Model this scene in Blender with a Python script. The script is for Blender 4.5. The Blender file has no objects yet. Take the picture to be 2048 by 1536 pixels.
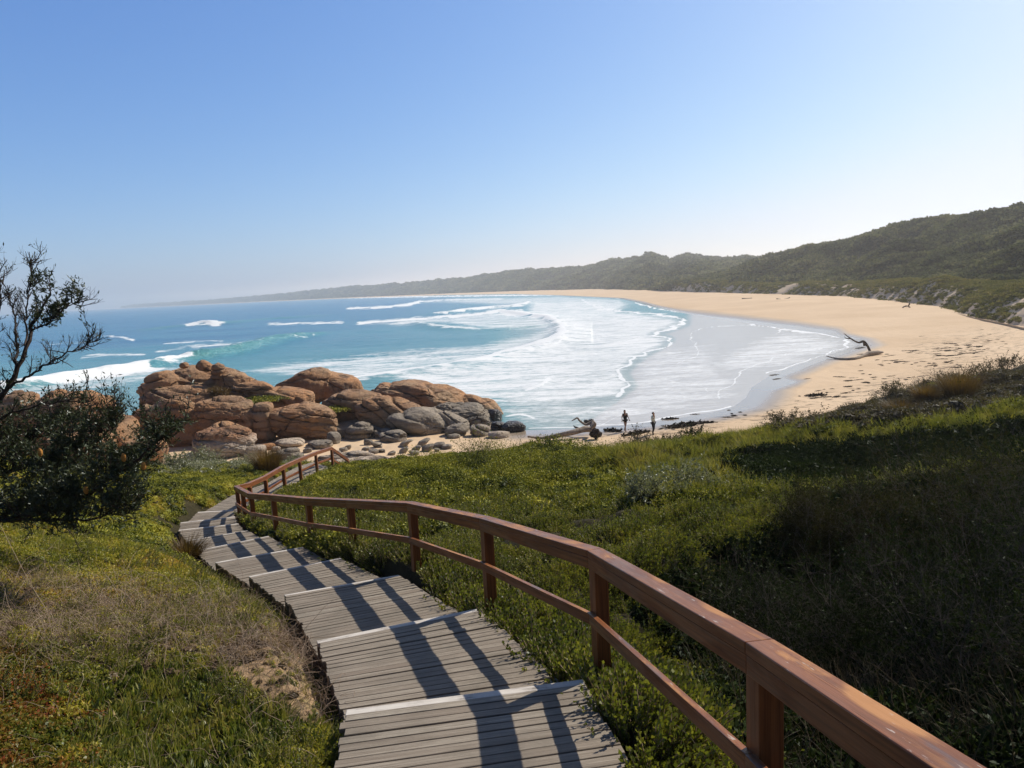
import bpy, bmesh, math, random
import numpy as np
from mathutils import Vector, Matrix
random.seed(7); rng = np.random.default_rng(7)
SC = bpy.context.scene; COL = SC.collection
PI = math.pi
# ------------------------------------------------------------------ camera model
F = 1400.0; CAMZ = 12.0
PITCH = math.atan(195/1400.0); ROLL = math.atan(0.053)
CAM = np.array([0.0, 0.0, CAMZ])
fwd = np.array([0, math.cos(PITCH), -math.sin(PITCH)])
r0 = np.array([1.0, 0, 0]); u0 = np.array([0, math.sin(PITCH), math.cos(PITCH)])
CR = math.cos(ROLL)*r0 - math.sin(ROLL)*u0
CU = math.sin(ROLL)*r0 + math.cos(ROLL)*u0
def ray(u, v): return fwd + (u-1024)/F*CR - (v-768)/F*CU
def at(u, v, zc): return CAM + ray(u, v)*zc
def onz(u, v, z):
    d = ray(u, v); return CAM + d*((z-CAMZ)/d[2])
def proj(P):
    Q = P - CAM
    zc = Q @ fwd
    zc = np.where(zc < 0.05, 0.05, zc)
    return 1024 + F*(Q @ CR)/zc, 768 - F*(Q @ CU)/zc, zc
cd = bpy.data.cameras.new('camera'); cam = bpy.data.objects.new('camera', cd); COL.objects.link(cam)
M = Matrix([[CR[0], CU[0], -fwd[0], 0], [CR[1], CU[1], -fwd[1], 0], [CR[2], CU[2], -fwd[2], CAMZ], [0, 0, 0, 1]])
cam.matrix_world = M; cd.sensor_width = 36; cd.lens = 36*F/2048; cd.clip_start = 0.05; cd.clip_end = 60000
SC.camera = cam
# ------------------------------------------------------------------ noise
def _h(ix, iy, iz, s):
    n = (ix*374761393 + iy*668265263 + iz*2147483647 + s*1274126177) & 0xffffffff
    n = ((n ^ (n >> 13))*1274126177) & 0xffffffff
    n = ((n ^ (n >> 16))*2246822519) & 0xffffffff
    return ((n ^ (n >> 15)) & 0xffffff)/8388607.5 - 1.0
def vn(x, y, z=0.0, s=0):
    x = np.asarray(x, float); y = np.asarray(y, float); z = np.asarray(z, float)+0*x
    ix = np.floor(x).astype(np.int64); iy = np.floor(y).astype(np.int64); iz = np.floor(z).astype(np.int64)
    fx = x-ix; fy = y-iy; fz = z-iz
    fx = fx*fx*(3-2*fx); fy = fy*fy*(3-2*fy); fz = fz*fz*(3-2*fz)
    r = 0
    for a in (0, 1):
        for b in (0, 1):
            for c in (0, 1):
                w = (fx if a else 1-fx)*(fy if b else 1-fy)*(fz if c else 1-fz)
                r = r + w*_h(ix+a, iy+b, iz+c, s)
    return r
def fbm(x, y, z=0.0, o=4, s=0):
    r = 0; a = 0.5; f = 1.0
    for k in range(o):
        r = r + a*vn(x*f, y*f, np.asarray(z)*f, s+k*17); a *= 0.5; f *= 2.03
    return r
def dome(x, y, s=0):
    ix = np.floor(x).astype(np.int64); iy = np.floor(y).astype(np.int64); best = np.full(np.shape(x), 9.0)
    for a in (-1, 0, 1):
        for b in (-1, 0, 1):
            jx = ix+a; jy = iy+b; cx = jx+.5+.45*_h(jx, jy, jx*0, s); cy_ = jy+.5+.45*_h(jx, jy, jx*0+5, s)
            r_ = .62+.3*(_h(jx, jy, jx*0+9, s)*.5+.5); best = np.minimum(best, ((x-cx)**2+(y-cy_)**2)/r_**2)
    return np.sqrt(np.clip(1-best, 0, 1))
def sstep(a, b, x):
    t = np.clip((x-a)/(b-a), 0, 1); return t*t*(3-2*t)
def seg_dist(px, py, poly, wy=1.0):
    """distance to polyline, signed (positive on its left), param along"""
    best = np.full(px.shape, 1e18); sg = np.zeros(px.shape); par = np.zeros(px.shape)
    for k in range(len(poly)-1):
        ax, ay = poly[k][0], poly[k][1]*wy; bx, by = poly[k+1][0], poly[k+1][1]*wy
        dx, dy = bx-ax, by-ay; L2 = dx*dx+dy*dy+1e-12
        t = np.clip(((px-ax)*dx+(py*wy-ay)*dy)/L2, 0, 1)
        ex = px-(ax+t*dx); ey = py*wy-(ay+t*dy); d = ex*ex+ey*ey
        m = d < best
        best = np.where(m, d, best); par = np.where(m, k+t, par)
        sg = np.where(m, np.sign(dx*(py*wy-ay)-dy*(px-ax)), sg)
    return np.sqrt(best), sg, par
def inpoly(x, y, poly):
    r = np.zeros(x.shape, bool); n = len(poly)
    for i in range(n):
        x1, y1 = poly[i]; x2, y2 = poly[(i+1) % n]
        c = ((y1 > y) != (y2 > y)) & (x < (x2-x1)*(y-y1)/((y2-y1) if y2 != y1 else 1e-9)+x1)
        r ^= c
    return r
# ------------------------------------------------------------------ objects
def tag(o, label=None, cat=None, group=None, kind=None):
    if label: o['label'] = label
    if cat: o['category'] = cat
    if group: o['group'] = group
    if kind: o['kind'] = kind
    return o
def link(o, parent=None):
    COL.objects.link(o)
    if parent is not None: o.parent = parent
    return o
def empty(name, loc=(0, 0, 0)):
    o = bpy.data.objects.new(name, None); o.empty_display_size = 0.2
    o.location = [float(c) for c in loc]; return link(o)
def npmesh(name, V, Fa, mat=None, attrs=None, smooth=False, matidx=None):
    V = np.asarray(V, np.float32); Fa = np.asarray(Fa, np.int32)
    me = bpy.data.meshes.new(name); n = Fa.shape[1]
    me.vertices.add(len(V)); me.vertices.foreach_set('co', V.ravel())
    me.loops.add(Fa.size); me.loops.foreach_set('vertex_index', Fa.ravel())
    me.polygons.add(len(Fa)); me.polygons.foreach_set('loop_start', np.arange(0, Fa.size, n, dtype=np.int32))
    if smooth: me.polygons.foreach_set('use_smooth', np.ones(len(Fa), bool))
    for m in (mat if isinstance(mat, (list, tuple)) else [mat]):
        if m: me.materials.append(m)
    if matidx is not None: me.polygons.foreach_set('material_index', np.asarray(matidx, np.int32))
    for k, a in (attrs or {}).items():
        a = np.asarray(a, np.float32)
        if a.ndim == 1:
            at_ = me.attributes.new(k, 'FLOAT', 'POINT'); at_.data.foreach_set('value', a)
        else:
            at_ = me.attributes.new(k, 'FLOAT_VECTOR', 'POINT'); at_.data.foreach_set('vector', a.ravel())
    me.update(calc_edges=True); me.validate(); return me
def obj(name, me, parent=None, loc=None):
    o = bpy.data.objects.new(name, me); link(o, parent)
    if loc is not None: o.location = [float(c) for c in loc]
    return o
def grid_faces(nr, nc):
    i = np.arange(nr-1)[:, None]*nc + np.arange(nc-1)[None, :]
    return np.stack([i, i+1, i+1+nc, i+nc], -1).reshape(-1, 4)
# ------------------------------------------------------------------ material helper
class N:
    def __init__(s, name):
        s.m = bpy.data.materials.new(name); s.m.use_nodes = True; s.t = s.m.node_tree; s.t.nodes.clear()
        s.out = s.n('ShaderNodeOutputMaterial')
    def n(s, ty, **kw):
        d = s.t.nodes.new(ty)
        for k, v in kw.items():
            if hasattr(d, k): setattr(d, k, v)
            else: s.set(d, k, v)
        return d
    def set(s, d, k, v):
        i = d.inputs[k if isinstance(k, int) else k.replace('_', ' ')]
        if hasattr(v, 'is_output') or isinstance(v, bpy.types.NodeSocket): s.t.links.new(v, i)
        else: i.default_value = v
    def l(s, a, b): s.t.links.new(a, b)
    def attr(s, name): return s.n('ShaderNodeAttribute', attribute_name=name)
    def pos(s): return s.n('ShaderNodeNewGeometry').outputs['Position']
    def noise(s, vec, scale, detail=4, rough=0.55, dist=0.0):
        d = s.n('ShaderNodeTexNoise'); d.inputs['Scale'].default_value = scale; d.inputs['Detail'].default_value = detail
        d.inputs['Roughness'].default_value = rough; d.inputs['Distortion'].default_value = dist
        if vec is not None: s.l(vec, d.inputs['Vector'])
        return d.outputs['Fac']
    def math(s, op, a, b=None, c=None, clamp=False):
        d = s.n('ShaderNodeMath', operation=op); d.use_clamp = clamp
        for i, v in enumerate((a, b, c)):
            if v is None: continue
            if isinstance(v, (int, float)): d.inputs[i].default_value = v
            else: s.l(v, d.inputs[i])
        return d.outputs[0]
    def vmath(s, op, a, b):
        d = s.n('ShaderNodeVectorMath', operation=op)
        for i, v in enumerate((a, b)):
            if isinstance(v, tuple): d.inputs[i].default_value = v
            else: s.l(v, d.inputs[i])
        return d.outputs[0]
    def ramp(s, fac, stops):
        d = s.n('ShaderNodeValToRGB'); e = d.color_ramp.elements
        while len(e) > 1: e.remove(e[-1])
        e[0].position = stops[0][0]; e[0].color = (*stops[0][1], 1)
        for p, c in stops[1:]:
            q = e.new(p); q.color = (*c, 1)
        s.l(fac, d.inputs[0]); return d.outputs[0]
    def mix(s, fac, a, b, blend='MIX'):
        d = s.n('ShaderNodeMix', data_type='RGBA'); d.blend_type = blend
        for i, v in ((0, fac), (6, a), (7, b)):
            if isinstance(v, (int, float)): d.inputs[i].default_value = v
            elif isinstance(v, tuple): d.inputs[i].default_value = (*v, 1)
            else: s.l(v, d.inputs[i])
        return d.outputs[2]
    def rng(s, v, a, b, c=0.0, d=1.0):
        q = s.n('ShaderNodeMapRange'); q.clamp = True
        s.l(v, q.inputs[0])
        for i, x in enumerate((a, b, c, d)): q.inputs[i+1].default_value = x
        return q.outputs[0]
    def bump(s, h, strength, dist, normal=None):
        d = s.n('ShaderNodeBump'); d.inputs['Strength'].default_value = strength; d.inputs['Distance'].default_value = dist
        s.l(h, d.inputs['Height'])
        if normal is not None: s.l(normal, d.inputs['Normal'])
        return d.outputs[0]
    def pbr(s, col, rough=0.7, spec=0.5, normal=None, **kw):
        d = s.n('ShaderNodeBsdfPrincipled')
        for k, v in (('Base Color', col), ('Roughness', rough), ('Specular IOR Level', spec)):
            if isinstance(v, (int, float)): d.inputs[k].default_value = v
            elif isinstance(v, tuple): d.inputs[k].default_value = (*v, 1)
            else: s.l(v, d.inputs[k])
        if normal is not None: s.l(normal, d.inputs['Normal'])
        return d.outputs[0]
    def end(s, sh): s.l(sh, s.out.inputs[0]); return s.m

def foliage_mat(name, cols, transl=0.35, gloss=0.06, rough=0.35, patch=0.5, pscale=0.5):
    k = N(name)
    r1 = k.n('ShaderNodeObjectInfo').outputs['Random']; r2 = k.attr('rnd').outputs['Fac']
    pn = k.noise(k.pos(), pscale, 2)
    f = k.math('ADD', k.math('MULTIPLY', r1, 0.35), k.math('MULTIPLY', r2, 0.45))
    f = k.math('ADD', f, k.math('MULTIPLY', k.math('SUBTRACT', pn, 0.5), patch*2.0))
    f = k.math('ADD', f, 0.1, clamp=True)
    n = len(cols); c = k.ramp(f, [(i/(n-1), q) for i, q in enumerate(cols)])
    d = k.n('ShaderNodeBsdfDiffuse'); k.l(c, d.inputs[0])
    t = k.n('ShaderNodeBsdfTranslucent')
    tc = k.mix(1.0, c, (1.25, 1.35, 0.7), 'MULTIPLY'); k.l(tc, t.inputs[0])
    m = k.n('ShaderNodeMixShader'); m.inputs[0].default_value = transl; k.l(d.outputs[0], m.inputs[1]); k.l(t.outputs[0], m.inputs[2])
    g = k.n('ShaderNodeBsdfGlossy'); g.inputs['Roughness'].default_value = rough; g.inputs[0].default_value = (0.9, 0.95, 1, 1)
    m2 = k.n('ShaderNodeMixShader'); m2.inputs[0].default_value = gloss; k.l(m.outputs[0], m2.inputs[1]); k.l(g.outputs[0], m2.inputs[2])
    return k.end(m2.outputs[0])
#@@SECTION materials
MAT = {}
MAT['sprig'] = foliage_mat('leafy_heath', [(.03,.038,.012), (.075,.088,.018), (.15,.16,.026), (.25,.235,.035), (.33,.26,.06)], .32, .022, .45, .6, 1.1)
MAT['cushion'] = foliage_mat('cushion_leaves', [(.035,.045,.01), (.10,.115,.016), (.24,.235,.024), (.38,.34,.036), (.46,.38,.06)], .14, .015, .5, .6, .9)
MAT['yellow'] = foliage_mat('yellow_cover', [(.08,.095,.02), (.20,.20,.03), (.34,.30,.04), (.46,.35,.055), (.42,.20,.06)], .38, .02, .5, .8)
MAT['pigface'] = foliage_mat('fleshy_leaves', [(.05,.07,.018), (.10,.125,.025), (.18,.20,.038), (.30,.27,.06), (.42,.28,.11)], .35, .05, .4, .5, 1.2)
MAT['red'] = foliage_mat('red_cover', [(.09,.11,.02), (.13,.14,.02), (.19,.13,.025), (.26,.10,.03), (.26,.05,.022)], .3, .015, .4, .6, 1.5)
MAT['grass'] = foliage_mat('dune_grass', [(.08,.09,.018), (.14,.145,.028), (.21,.195,.04), (.29,.24,.06), (.33,.24,.08)], .4, .02, .5, .6, .3)
MAT['dry'] = foliage_mat('dry_stems', [(.14,.09,.055), (.24,.16,.10), (.36,.26,.18), (.46,.36,.27), (.56,.47,.38)], .1, .03, .6, .3)
MAT['brown'] = foliage_mat('brown_shrub', [(.035,.03,.015), (.07,.05,.022), (.10,.07,.03), (.10,.09,.04), (.15,.11,.055)], .25, .03, .6, .3)
MAT['silver'] = foliage_mat('silver_leaves', [(.13,.13,.07), (.21,.21,.12), (.30,.29,.18), (.40,.38,.27)], .25, .04, .4, .3)
MAT['dark'] = foliage_mat('dark_leaves', [(.012,.018,.006), (.02,.03,.009), (.03,.042,.012), (.05,.058,.018)], .15, .004, .4, .3)  # dark shrubs; in the hollow and gaps this colour stands in for shade
MAT['drypuff'] = foliage_mat('dead_scrub', [(.07,.05,.025), (.15,.10,.055), (.24,.17,.10), (.34,.22,.12), (.30,.12,.06)], .25, .02, .5, .6)
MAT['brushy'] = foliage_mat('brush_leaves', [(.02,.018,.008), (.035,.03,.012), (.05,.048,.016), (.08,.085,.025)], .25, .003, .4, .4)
MAT['tussock'] = foliage_mat('tussock_blades', [(.05,.03,.012), (.12,.07,.02), (.18,.10,.03), (.16,.13,.04)], .35, .03, .5, .3)
MAT['banksia'] = foliage_mat('leathery_leaves', [(.022,.03,.014), (.04,.05,.02), (.06,.072,.03), (.12,.125,.07)], .12, .03, .4, .3)
MAT['far'] = foliage_mat('hill_scrub_leaves', [(.035,.042,.024), (.07,.078,.042), (.12,.125,.065), (.19,.185,.10), (.28,.25,.15)], .2, .0, .5, .9, .02)  # leaf colours paled and greyed to stand in for part of the haze
MAT['duneveg'] = foliage_mat('dune_scrub_leaves', [(.09,.10,.03), (.15,.145,.045), (.22,.19,.07), (.30,.24,.10)], .25, .0, .5, .5, .05)

def bark(name, c1, c2, sc=14, rough=.85):
    k = N(name); p = k.pos(); a = k.noise(p, sc, 5, .65)
    return k.end(k.pbr(k.ramp(a, [(.3, c1), (.7, c2)]), rough, .2, k.bump(a, .6, .02)))
MAT['bark'] = bark('dark_bark', (.018,.013,.010), (.07,.05,.04))
MAT['twig'] = bark('grey_twig', (.05,.04,.035), (.16,.13,.11))
MAT['driftwood'] = bark('bleached_driftwood', (.16,.12,.09), (.42,.35,.28), 5)
MAT['driftdark'] = bark('wet_driftwood', (.03,.022,.016), (.12,.09,.065), 6)
MAT['weed'] = bark('seaweed', (.012,.009,.006), (.06,.04,.022), 9)
MAT['dirt'] = bark('root_ball_soil', (.015,.012,.01), (.06,.04,.03), 6)

def deck_mat():
    k = N('weathered_deck'); b = k.attr('bc').outputs['Vector']
    s = k.n('ShaderNodeSeparateXYZ'); k.l(b, s.inputs[0])
    grain = k.noise(k.vmath('MULTIPLY', b, (1.2, 90, 13)), 1.0, 5, .6, .2)
    fine = k.noise(k.vmath('MULTIPLY', b, (6, 300, 31)), 1.0, 3, .6)
    blot = k.noise(k.vmath('MULTIPLY', b, (2.0, 6, 7)), 1.0, 3)
    tone = k.noise(k.vmath('MULTIPLY', b, (.0, .0, 57.0)), 1.0, 0)
    c = k.ramp(grain, [(.28, (.10,.078,.06)), (.42, (.27,.225,.17)), (.6, (.42,.365,.29)), (.8, (.55,.49,.40))])
    c = k.mix(k.rng(fine, .36, .60, .55, 0), c, (.08,.06,.045))
    c = k.mix(k.rng(tone, .3, .7, 0, .75), c, (.20,.155,.115))
    c = k.mix(k.rng(blot, .52, .75, 0, .35), c, (.42,.36,.28))
    c = k.mix(k.rng(k.noise(k.pos(), 1.6, 6, .65), .46, .66, 0, .5), c, (.14,.12,.09))
    h = k.math('ADD', grain, k.math('MULTIPLY', fine, .6))
    return k.end(k.pbr(c, .8, .25, k.bump(h, .7, .006)))
def nose_mat():
    k = N('worn_white_paint'); b = k.attr('bc').outputs['Vector']
    g = k.noise(k.vmath('MULTIPLY', b, (4, 60, 13)), 1.0, 5, .65)
    bl = k.noise(k.pos(), 6.0, 4)
    c = k.ramp(k.math('ADD', k.math('MULTIPLY', g, .6), k.math('MULTIPLY', bl, .4)), [(.38, (.20,.17,.14)), (.46, (.52,.47,.41)), (.6, (.62,.57,.50))])
    return k.end(k.pbr(c, .75, .3, k.bump(g, .5, .004)))
def rail_mat():
    k = N('oiled_red_timber'); b = k.attr('bc').outputs['Vector']
    g = k.noise(k.vmath('MULTIPLY', b, (1.5, 45, 11)), 1.0, 6, .65, .3)
    w = k.noise(k.vmath('MULTIPLY', b, (1.6, 9, 5)), 1.0, 5, .6, .6)
    c = k.ramp(g, [(.3, (.07,.022,.008)), (.5, (.17,.054,.017)), (.7, (.26,.092,.027))])
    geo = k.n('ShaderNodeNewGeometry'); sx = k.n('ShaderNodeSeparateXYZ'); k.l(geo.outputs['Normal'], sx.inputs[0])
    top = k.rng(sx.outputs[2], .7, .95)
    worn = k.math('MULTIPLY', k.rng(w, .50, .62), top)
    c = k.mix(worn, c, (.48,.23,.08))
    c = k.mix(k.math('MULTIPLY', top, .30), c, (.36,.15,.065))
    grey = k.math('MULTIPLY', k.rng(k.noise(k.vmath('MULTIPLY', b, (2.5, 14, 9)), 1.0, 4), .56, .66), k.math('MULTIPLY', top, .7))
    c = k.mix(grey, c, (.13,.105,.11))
    chip = k.math('MULTIPLY', k.rng(k.noise(k.vmath('MULTIPLY', b, (9, 60, 3)), 1.0, 4), .66, .69), k.math('MULTIPLY', top, .8))
    c = k.mix(chip, c, (.5,.42,.36))
    c = k.mix(k.rng(k.noise(k.pos(), 2.2, 3), .5, .7, 0, .45), c, (.09,.03,.018))
    crack = k.rng(k.noise(k.vmath('MULTIPLY', b, (.8, 120, 21)), 1.0, 2), .27, .31, 1, 0)
    c = k.mix(k.math('MULTIPLY', crack, .7), c, (.02,.008,.005))
    rg = k.rng(w, .4, .7, .30, .6)
    return k.end(k.pbr(c, rg, .22, k.bump(k.math('SUBTRACT', g, crack), .5, .004)))
MAT['deck'] = deck_mat(); MAT['nose'] = nose_mat(); MAT['rail'] = rail_mat()

def sand_mat():
    k = N('beach_sand'); p = k.pos()
    big = k.noise(p, .05, 4); mid = k.noise(p, 1.6, 6, .6); fine = k.noise(p, 30, 3)
    wet = k.attr('wet').outputs['Fac']; litter = k.attr('litter').outputs['Fac']
    c = k.mix(k.rng(big, .35, .65), (.60,.43,.265), (.69,.51,.33))
    c = k.mix(k.rng(fine, .35, .65, 0, .22), c, (.46,.35,.25))
    # footprints and ripples darken nothing: relief only
    wetn = k.math('ADD', wet, k.math('MULTIPLY', k.math('SUBTRACT', k.noise(p, .15, 4), .5), .12))
    wm = k.rng(wetn, .35, .62)
    c = k.mix(wm, c, (.34,.27,.20))
    lit = k.math('MULTIPLY', litter, k.rng(k.noise(k.vmath('MULTIPLY', p, (.5, 1.2, 1)), 1.3, 7, .72), .52, .60))
    c = k.mix(lit, c, (.05,.032,.02))
    rough = k.rng(wetn, .4, .85, .9, .12)
    vor = k.n('ShaderNodeTexVoronoi', feature='SMOOTH_F1'); vor.inputs['Scale'].default_value = 1.1; k.l(k.vmath('ADD', p, (3., 1., 0.)), vor.inputs['Vector'])
    foot = k.rng(vor.outputs[0], .0, .35)
    dry = k.math('SUBTRACT', 1.0, wm)
    h = k.math('ADD', k.math('MULTIPLY', k.math('MULTIPLY', mid, .5), dry), k.math('MULTIPLY', k.math('MULTIPLY', foot, .25), dry))
    return k.end(k.pbr(c, rough, k.rng(wetn, .4, .8, .15, .9), k.bump(h, .55, .12)))
MAT['sand'] = sand_mat()
def soil_mat():
    k = N('dune_soil'); p = k.pos(); a = k.noise(p, 3.0, 6, .65); b = k.noise(p, 24, 4)
    sp = k.attr('sandy').outputs['Fac']
    c = k.ramp(k.math('ADD', k.math('MULTIPLY', a, .6), k.math('MULTIPLY', b, .4)), [(.35, (.018,.016,.008)), (.6, (.05,.042,.02))])
    s = k.mix(k.rng(b, .4, .6), (.36,.24,.14), (.24,.165,.09))
    s = k.mix(k.rng(a, .5, .62, 0, .6), s, (.20,.17,.07))
    c = k.mix(k.rng(k.math('ADD', sp, k.math('MULTIPLY', k.math('SUBTRACT', a, .5), .8)), .3, .6), c, s)
    return k.end(k.pbr(c, .95, .1, k.bump(b, .7, .02)))
MAT['soil'] = soil_mat()
def hill_mat():
    k = N('scrub_hillside'); p = k.pos(); a = k.noise(p, .03, 6, .65); b = k.noise(p, .25, 6, .65)
    sp = k.attr('sandy').outputs['Fac']
    c = k.ramp(k.math('ADD', k.math('MULTIPLY', a, .5), k.math('MULTIPLY', b, .5)), [(.35, (.02,.028,.01)), (.55, (.045,.055,.018)), (.7, (.08,.085,.03))])
    c = k.mix(k.rng(k.math('ADD', sp, k.math('MULTIPLY', k.math('SUBTRACT', b, .5), 1.6)), .45, .55), c, (.62,.47,.32))
    return k.end(k.pbr(c, .95, .1, k.bump(b, .45, .8)))
MAT['hill'] = hill_mat()
def rock_mat(name, c1, c2, c3, band=False, rough=.85, spec=.25):
    k = N(name); tc = k.n('ShaderNodeTexCoord').outputs['Object']; ri = k.n('ShaderNodeObjectInfo').outputs['Random']
    p = k.pos()
    a = k.noise(p, .35, 5, .6); b = k.noise(p, 2.2, 7, .68); f = k.noise(p, 14, 4, .6)
    st = k.noise(k.vmath('MULTIPLY', p, (.25, .25, 2.6)), 1.0, 6, .65, .4)
    gr = k.attr('groove').outputs['Fac']
    c = k.mix(k.rng(a, .38, .62), c1, c2)
    c = k.mix(k.rng(st, .46, .62, 0, .75), c, c3)
    c = k.mix(k.rng(b, .54, .7, 0, .55), c, (.13,.09,.06))
    c = k.mix(k.rng(b, .28, .42, .35, 0), c, (.42,.33,.25))
    c = k.mix(k.math('MULTIPLY', ri, .35), c, k.mix(.5, c, (.10,.08,.065)))
    wv = k.vmath('ADD', k.vmath('MULTIPLY', p, (.10, .10, .42)), k.vmath('MULTIPLY', k.n('ShaderNodeTexNoise', Vector=p, Scale=.35, Detail=3.0).outputs['Color'], (.55, .55, .55)))
    vo = k.n('ShaderNodeTexVoronoi', feature='DISTANCE_TO_EDGE'); vo.inputs['Scale'].default_value = 1.0; k.l(wv, vo.inputs['Vector'])
    ck = k.math('MULTIPLY', k.rng(vo.outputs[0], .0, .022, 1, 0), k.rng(k.noise(p, .8, 3), .45, .55))
    c = k.mix(k.math('MULTIPLY', ck, .7), c, (.06,.04,.03))
    c = k.mix(gr, c, (.035,.025,.018))
    if band:
        sx = k.n('ShaderNodeSeparateXYZ'); k.l(p, sx.inputs[0])
        zz = k.math('ADD', sx.outputs[2], k.math('MULTIPLY', k.math('SUBTRACT', b, .5), 1.2))
        c = k.mix(k.rng(zz, 1.5, 2.3, .9, 0), c, (.46,.40,.33))
    h = k.math('ADD', k.math('MULTIPLY', b, 1.0), k.math('MULTIPLY', f, .25))
    h = k.math('SUBTRACT', k.math('ADD', h, k.math('MULTIPLY', st, .8)), k.math('MULTIPLY', ck, .9))
    return k.end(k.pbr(c, rough, spec, k.bump(h, 1.0, .28)))
MAT['rock'] = rock_mat('orange_granite', (.47,.235,.105), (.41,.265,.155), (.25,.14,.08))
MAT['rockband'] = rock_mat('banded_granite', (.42,.19,.08), (.33,.20,.12), (.22,.11,.06), True)
MAT['rockg'] = rock_mat('grey_granite', (.42,.345,.26), (.31,.265,.21), (.17,.145,.12))
MAT['rockp'] = rock_mat('pale_granite', (.58,.47,.36), (.50,.41,.32), (.34,.27,.21))
MAT['rockw'] = rock_mat('wet_granite', (.03,.025,.022), (.05,.04,.032), (.02,.018,.016), False, .3, .6)

def sea_mat():
    k = N('sea_water'); p = k.pos()
    sh = k.attr('shallow').outputs['Fac']; fo = k.attr('foam').outputs['Fac']; gf = k.attr('green').outputs['Fac']
    pn = k.noise(k.vmath('MULTIPLY', p, (.012, .03, 1)), 1.0, 4)
    deep = k.mix(k.rng(pn, .4, .6), (.03,.165,.29), (.05,.22,.32))
    c = k.mix(k.rng(sh, .0, .55), deep, (.11,.33,.35))
    c = k.mix(k.rng(sh, .5, 1.0), c, (.52,.48,.42))
    c = k.mix(gf, c, (.10,.30,.24))
    w1 = k.noise(k.vmath('MULTIPLY', p, (.35, .9, 1)), 1.0, 6, .62)
    w2 = k.noise(k.vmath('MULTIPLY', p, (.06, .16, 1)), 1.0, 3, .55)
    hb = k.math('ADD', k.math('MULTIPLY', w1, .75), k.math('MULTIPLY', w2, 1.1))
    calm = k.rng(sh, .6, 1.0, 1.0, .12)
    nrm = k.n('ShaderNodeBump'); nrm.inputs['Distance'].default_value = 1.2; k.l(k.math('MULTIPLY', calm, .8), nrm.inputs['Strength']); k.l(hb, nrm.inputs['Height'])
    wat = k.pbr(c, .22, .35, nrm.outputs[0])
    f1 = k.noise(k.vmath('MULTIPLY', p, (.10, .34, 1)), 1.0, 9, .72, .8)
    f2 = k.noise(k.vmath('MULTIPLY', p, (.8, 2.0, 1)), 1.0, 5, .7)
    fn = k.math('ADD', k.math('MULTIPLY', f1, .6), k.math('MULTIPLY', f2, .4))
    fm = k.rng(k.math('ADD', k.math('MULTIPLY', k.math('SUBTRACT', fn, .5), 2.4), k.math('MULTIPLY', fo, .62)), .22, .62)
    fm = k.math('MULTIPLY', fm, k.rng(fo, .02, .25))
    foam = k.pbr((.78,.80,.80), .9, .2, k.bump(f2, .5, .3))
    m = k.n('ShaderNodeMixShader'); k.l(fm, m.inputs[0]); k.l(wat, m.inputs[1]); k.l(foam, m.inputs[2])
    return k.end(m.outputs[0])
MAT['sea'] = sea_mat()
def plain(name, c, rough=.8, spec=.3):
    k = N(name); a = k.noise(k.pos(), 25, 3)
    return k.end(k.pbr(k.mix(k.rng(a, .3, .7, 0, .3), c, tuple(x*.7 for x in c)), rough, spec))
#@@SECTION world
SUN_EL = math.radians(40.0); SUN_AZ = math.radians(53.0)   # azimuth from +Y towards +X
w = bpy.data.worlds.new('World'); SC.world = w; w.use_nodes = True; wt = w.node_tree
bg = wt.nodes['Background']; sky = wt.nodes.new('ShaderNodeTexSky'); sky.sky_type = 'NISHITA'; sky.sun_disc = False
sky.sun_elevation = SUN_EL; sky.sun_rotation = SUN_AZ; sky.air_density = 1.0; sky.dust_density = 1.0; sky.ozone_density = 4; sky.altitude = 10
# deeper blue air: per-channel contrast of the sky radiance
sp_ = wt.nodes.new('ShaderNodeSeparateColor'); cb_ = wt.nodes.new('ShaderNodeCombineColor'); wt.links.new(sky.outputs[0], sp_.inputs[0])
for i_, (g_, p_) in enumerate(((.082, 1.17), (.123, .95), (.266, .62))):
    a_ = wt.nodes.new('ShaderNodeMath'); a_.operation = 'POWER'; a_.inputs[1].default_value = p_; wt.links.new(sp_.outputs[i_], a_.inputs[0])
    b_ = wt.nodes.new('ShaderNodeMath'); b_.operation = 'MULTIPLY'; b_.inputs[1].default_value = g_/.12; wt.links.new(a_.outputs[0], b_.inputs[0]); 
    l_ = wt.nodes.new('ShaderNodeMath'); l_.operation = 'SMOOTH_MIN'; l_.inputs[1].default_value = (6.2, 6.9, 8.2)[i_]; l_.inputs[2].default_value = 2.0; wt.links.new(b_.outputs[0], l_.inputs[0]); wt.links.new(l_.outputs[0], cb_.inputs[i_])
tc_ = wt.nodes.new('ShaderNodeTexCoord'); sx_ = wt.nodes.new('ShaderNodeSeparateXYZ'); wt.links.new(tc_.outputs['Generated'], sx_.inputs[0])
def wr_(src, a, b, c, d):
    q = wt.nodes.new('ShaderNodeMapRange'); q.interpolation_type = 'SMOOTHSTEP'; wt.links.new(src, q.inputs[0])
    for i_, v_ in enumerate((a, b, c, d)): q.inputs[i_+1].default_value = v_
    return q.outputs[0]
zen_ = wr_(sx_.outputs[2], .48, .92, 1.0, .34); bk_ = wr_(sx_.outputs[1], -.5, .35, .5, 1.0)  # dims unseen sky overhead and behind the camera to cut fill light
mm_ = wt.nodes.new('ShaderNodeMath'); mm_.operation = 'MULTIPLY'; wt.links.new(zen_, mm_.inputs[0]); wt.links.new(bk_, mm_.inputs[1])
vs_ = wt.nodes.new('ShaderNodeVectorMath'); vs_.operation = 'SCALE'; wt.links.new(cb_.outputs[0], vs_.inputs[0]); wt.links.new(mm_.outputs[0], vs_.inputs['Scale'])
wt.links.new(vs_.outputs[0], bg.inputs[0]); bg.inputs[1].default_value = 0.12
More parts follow.
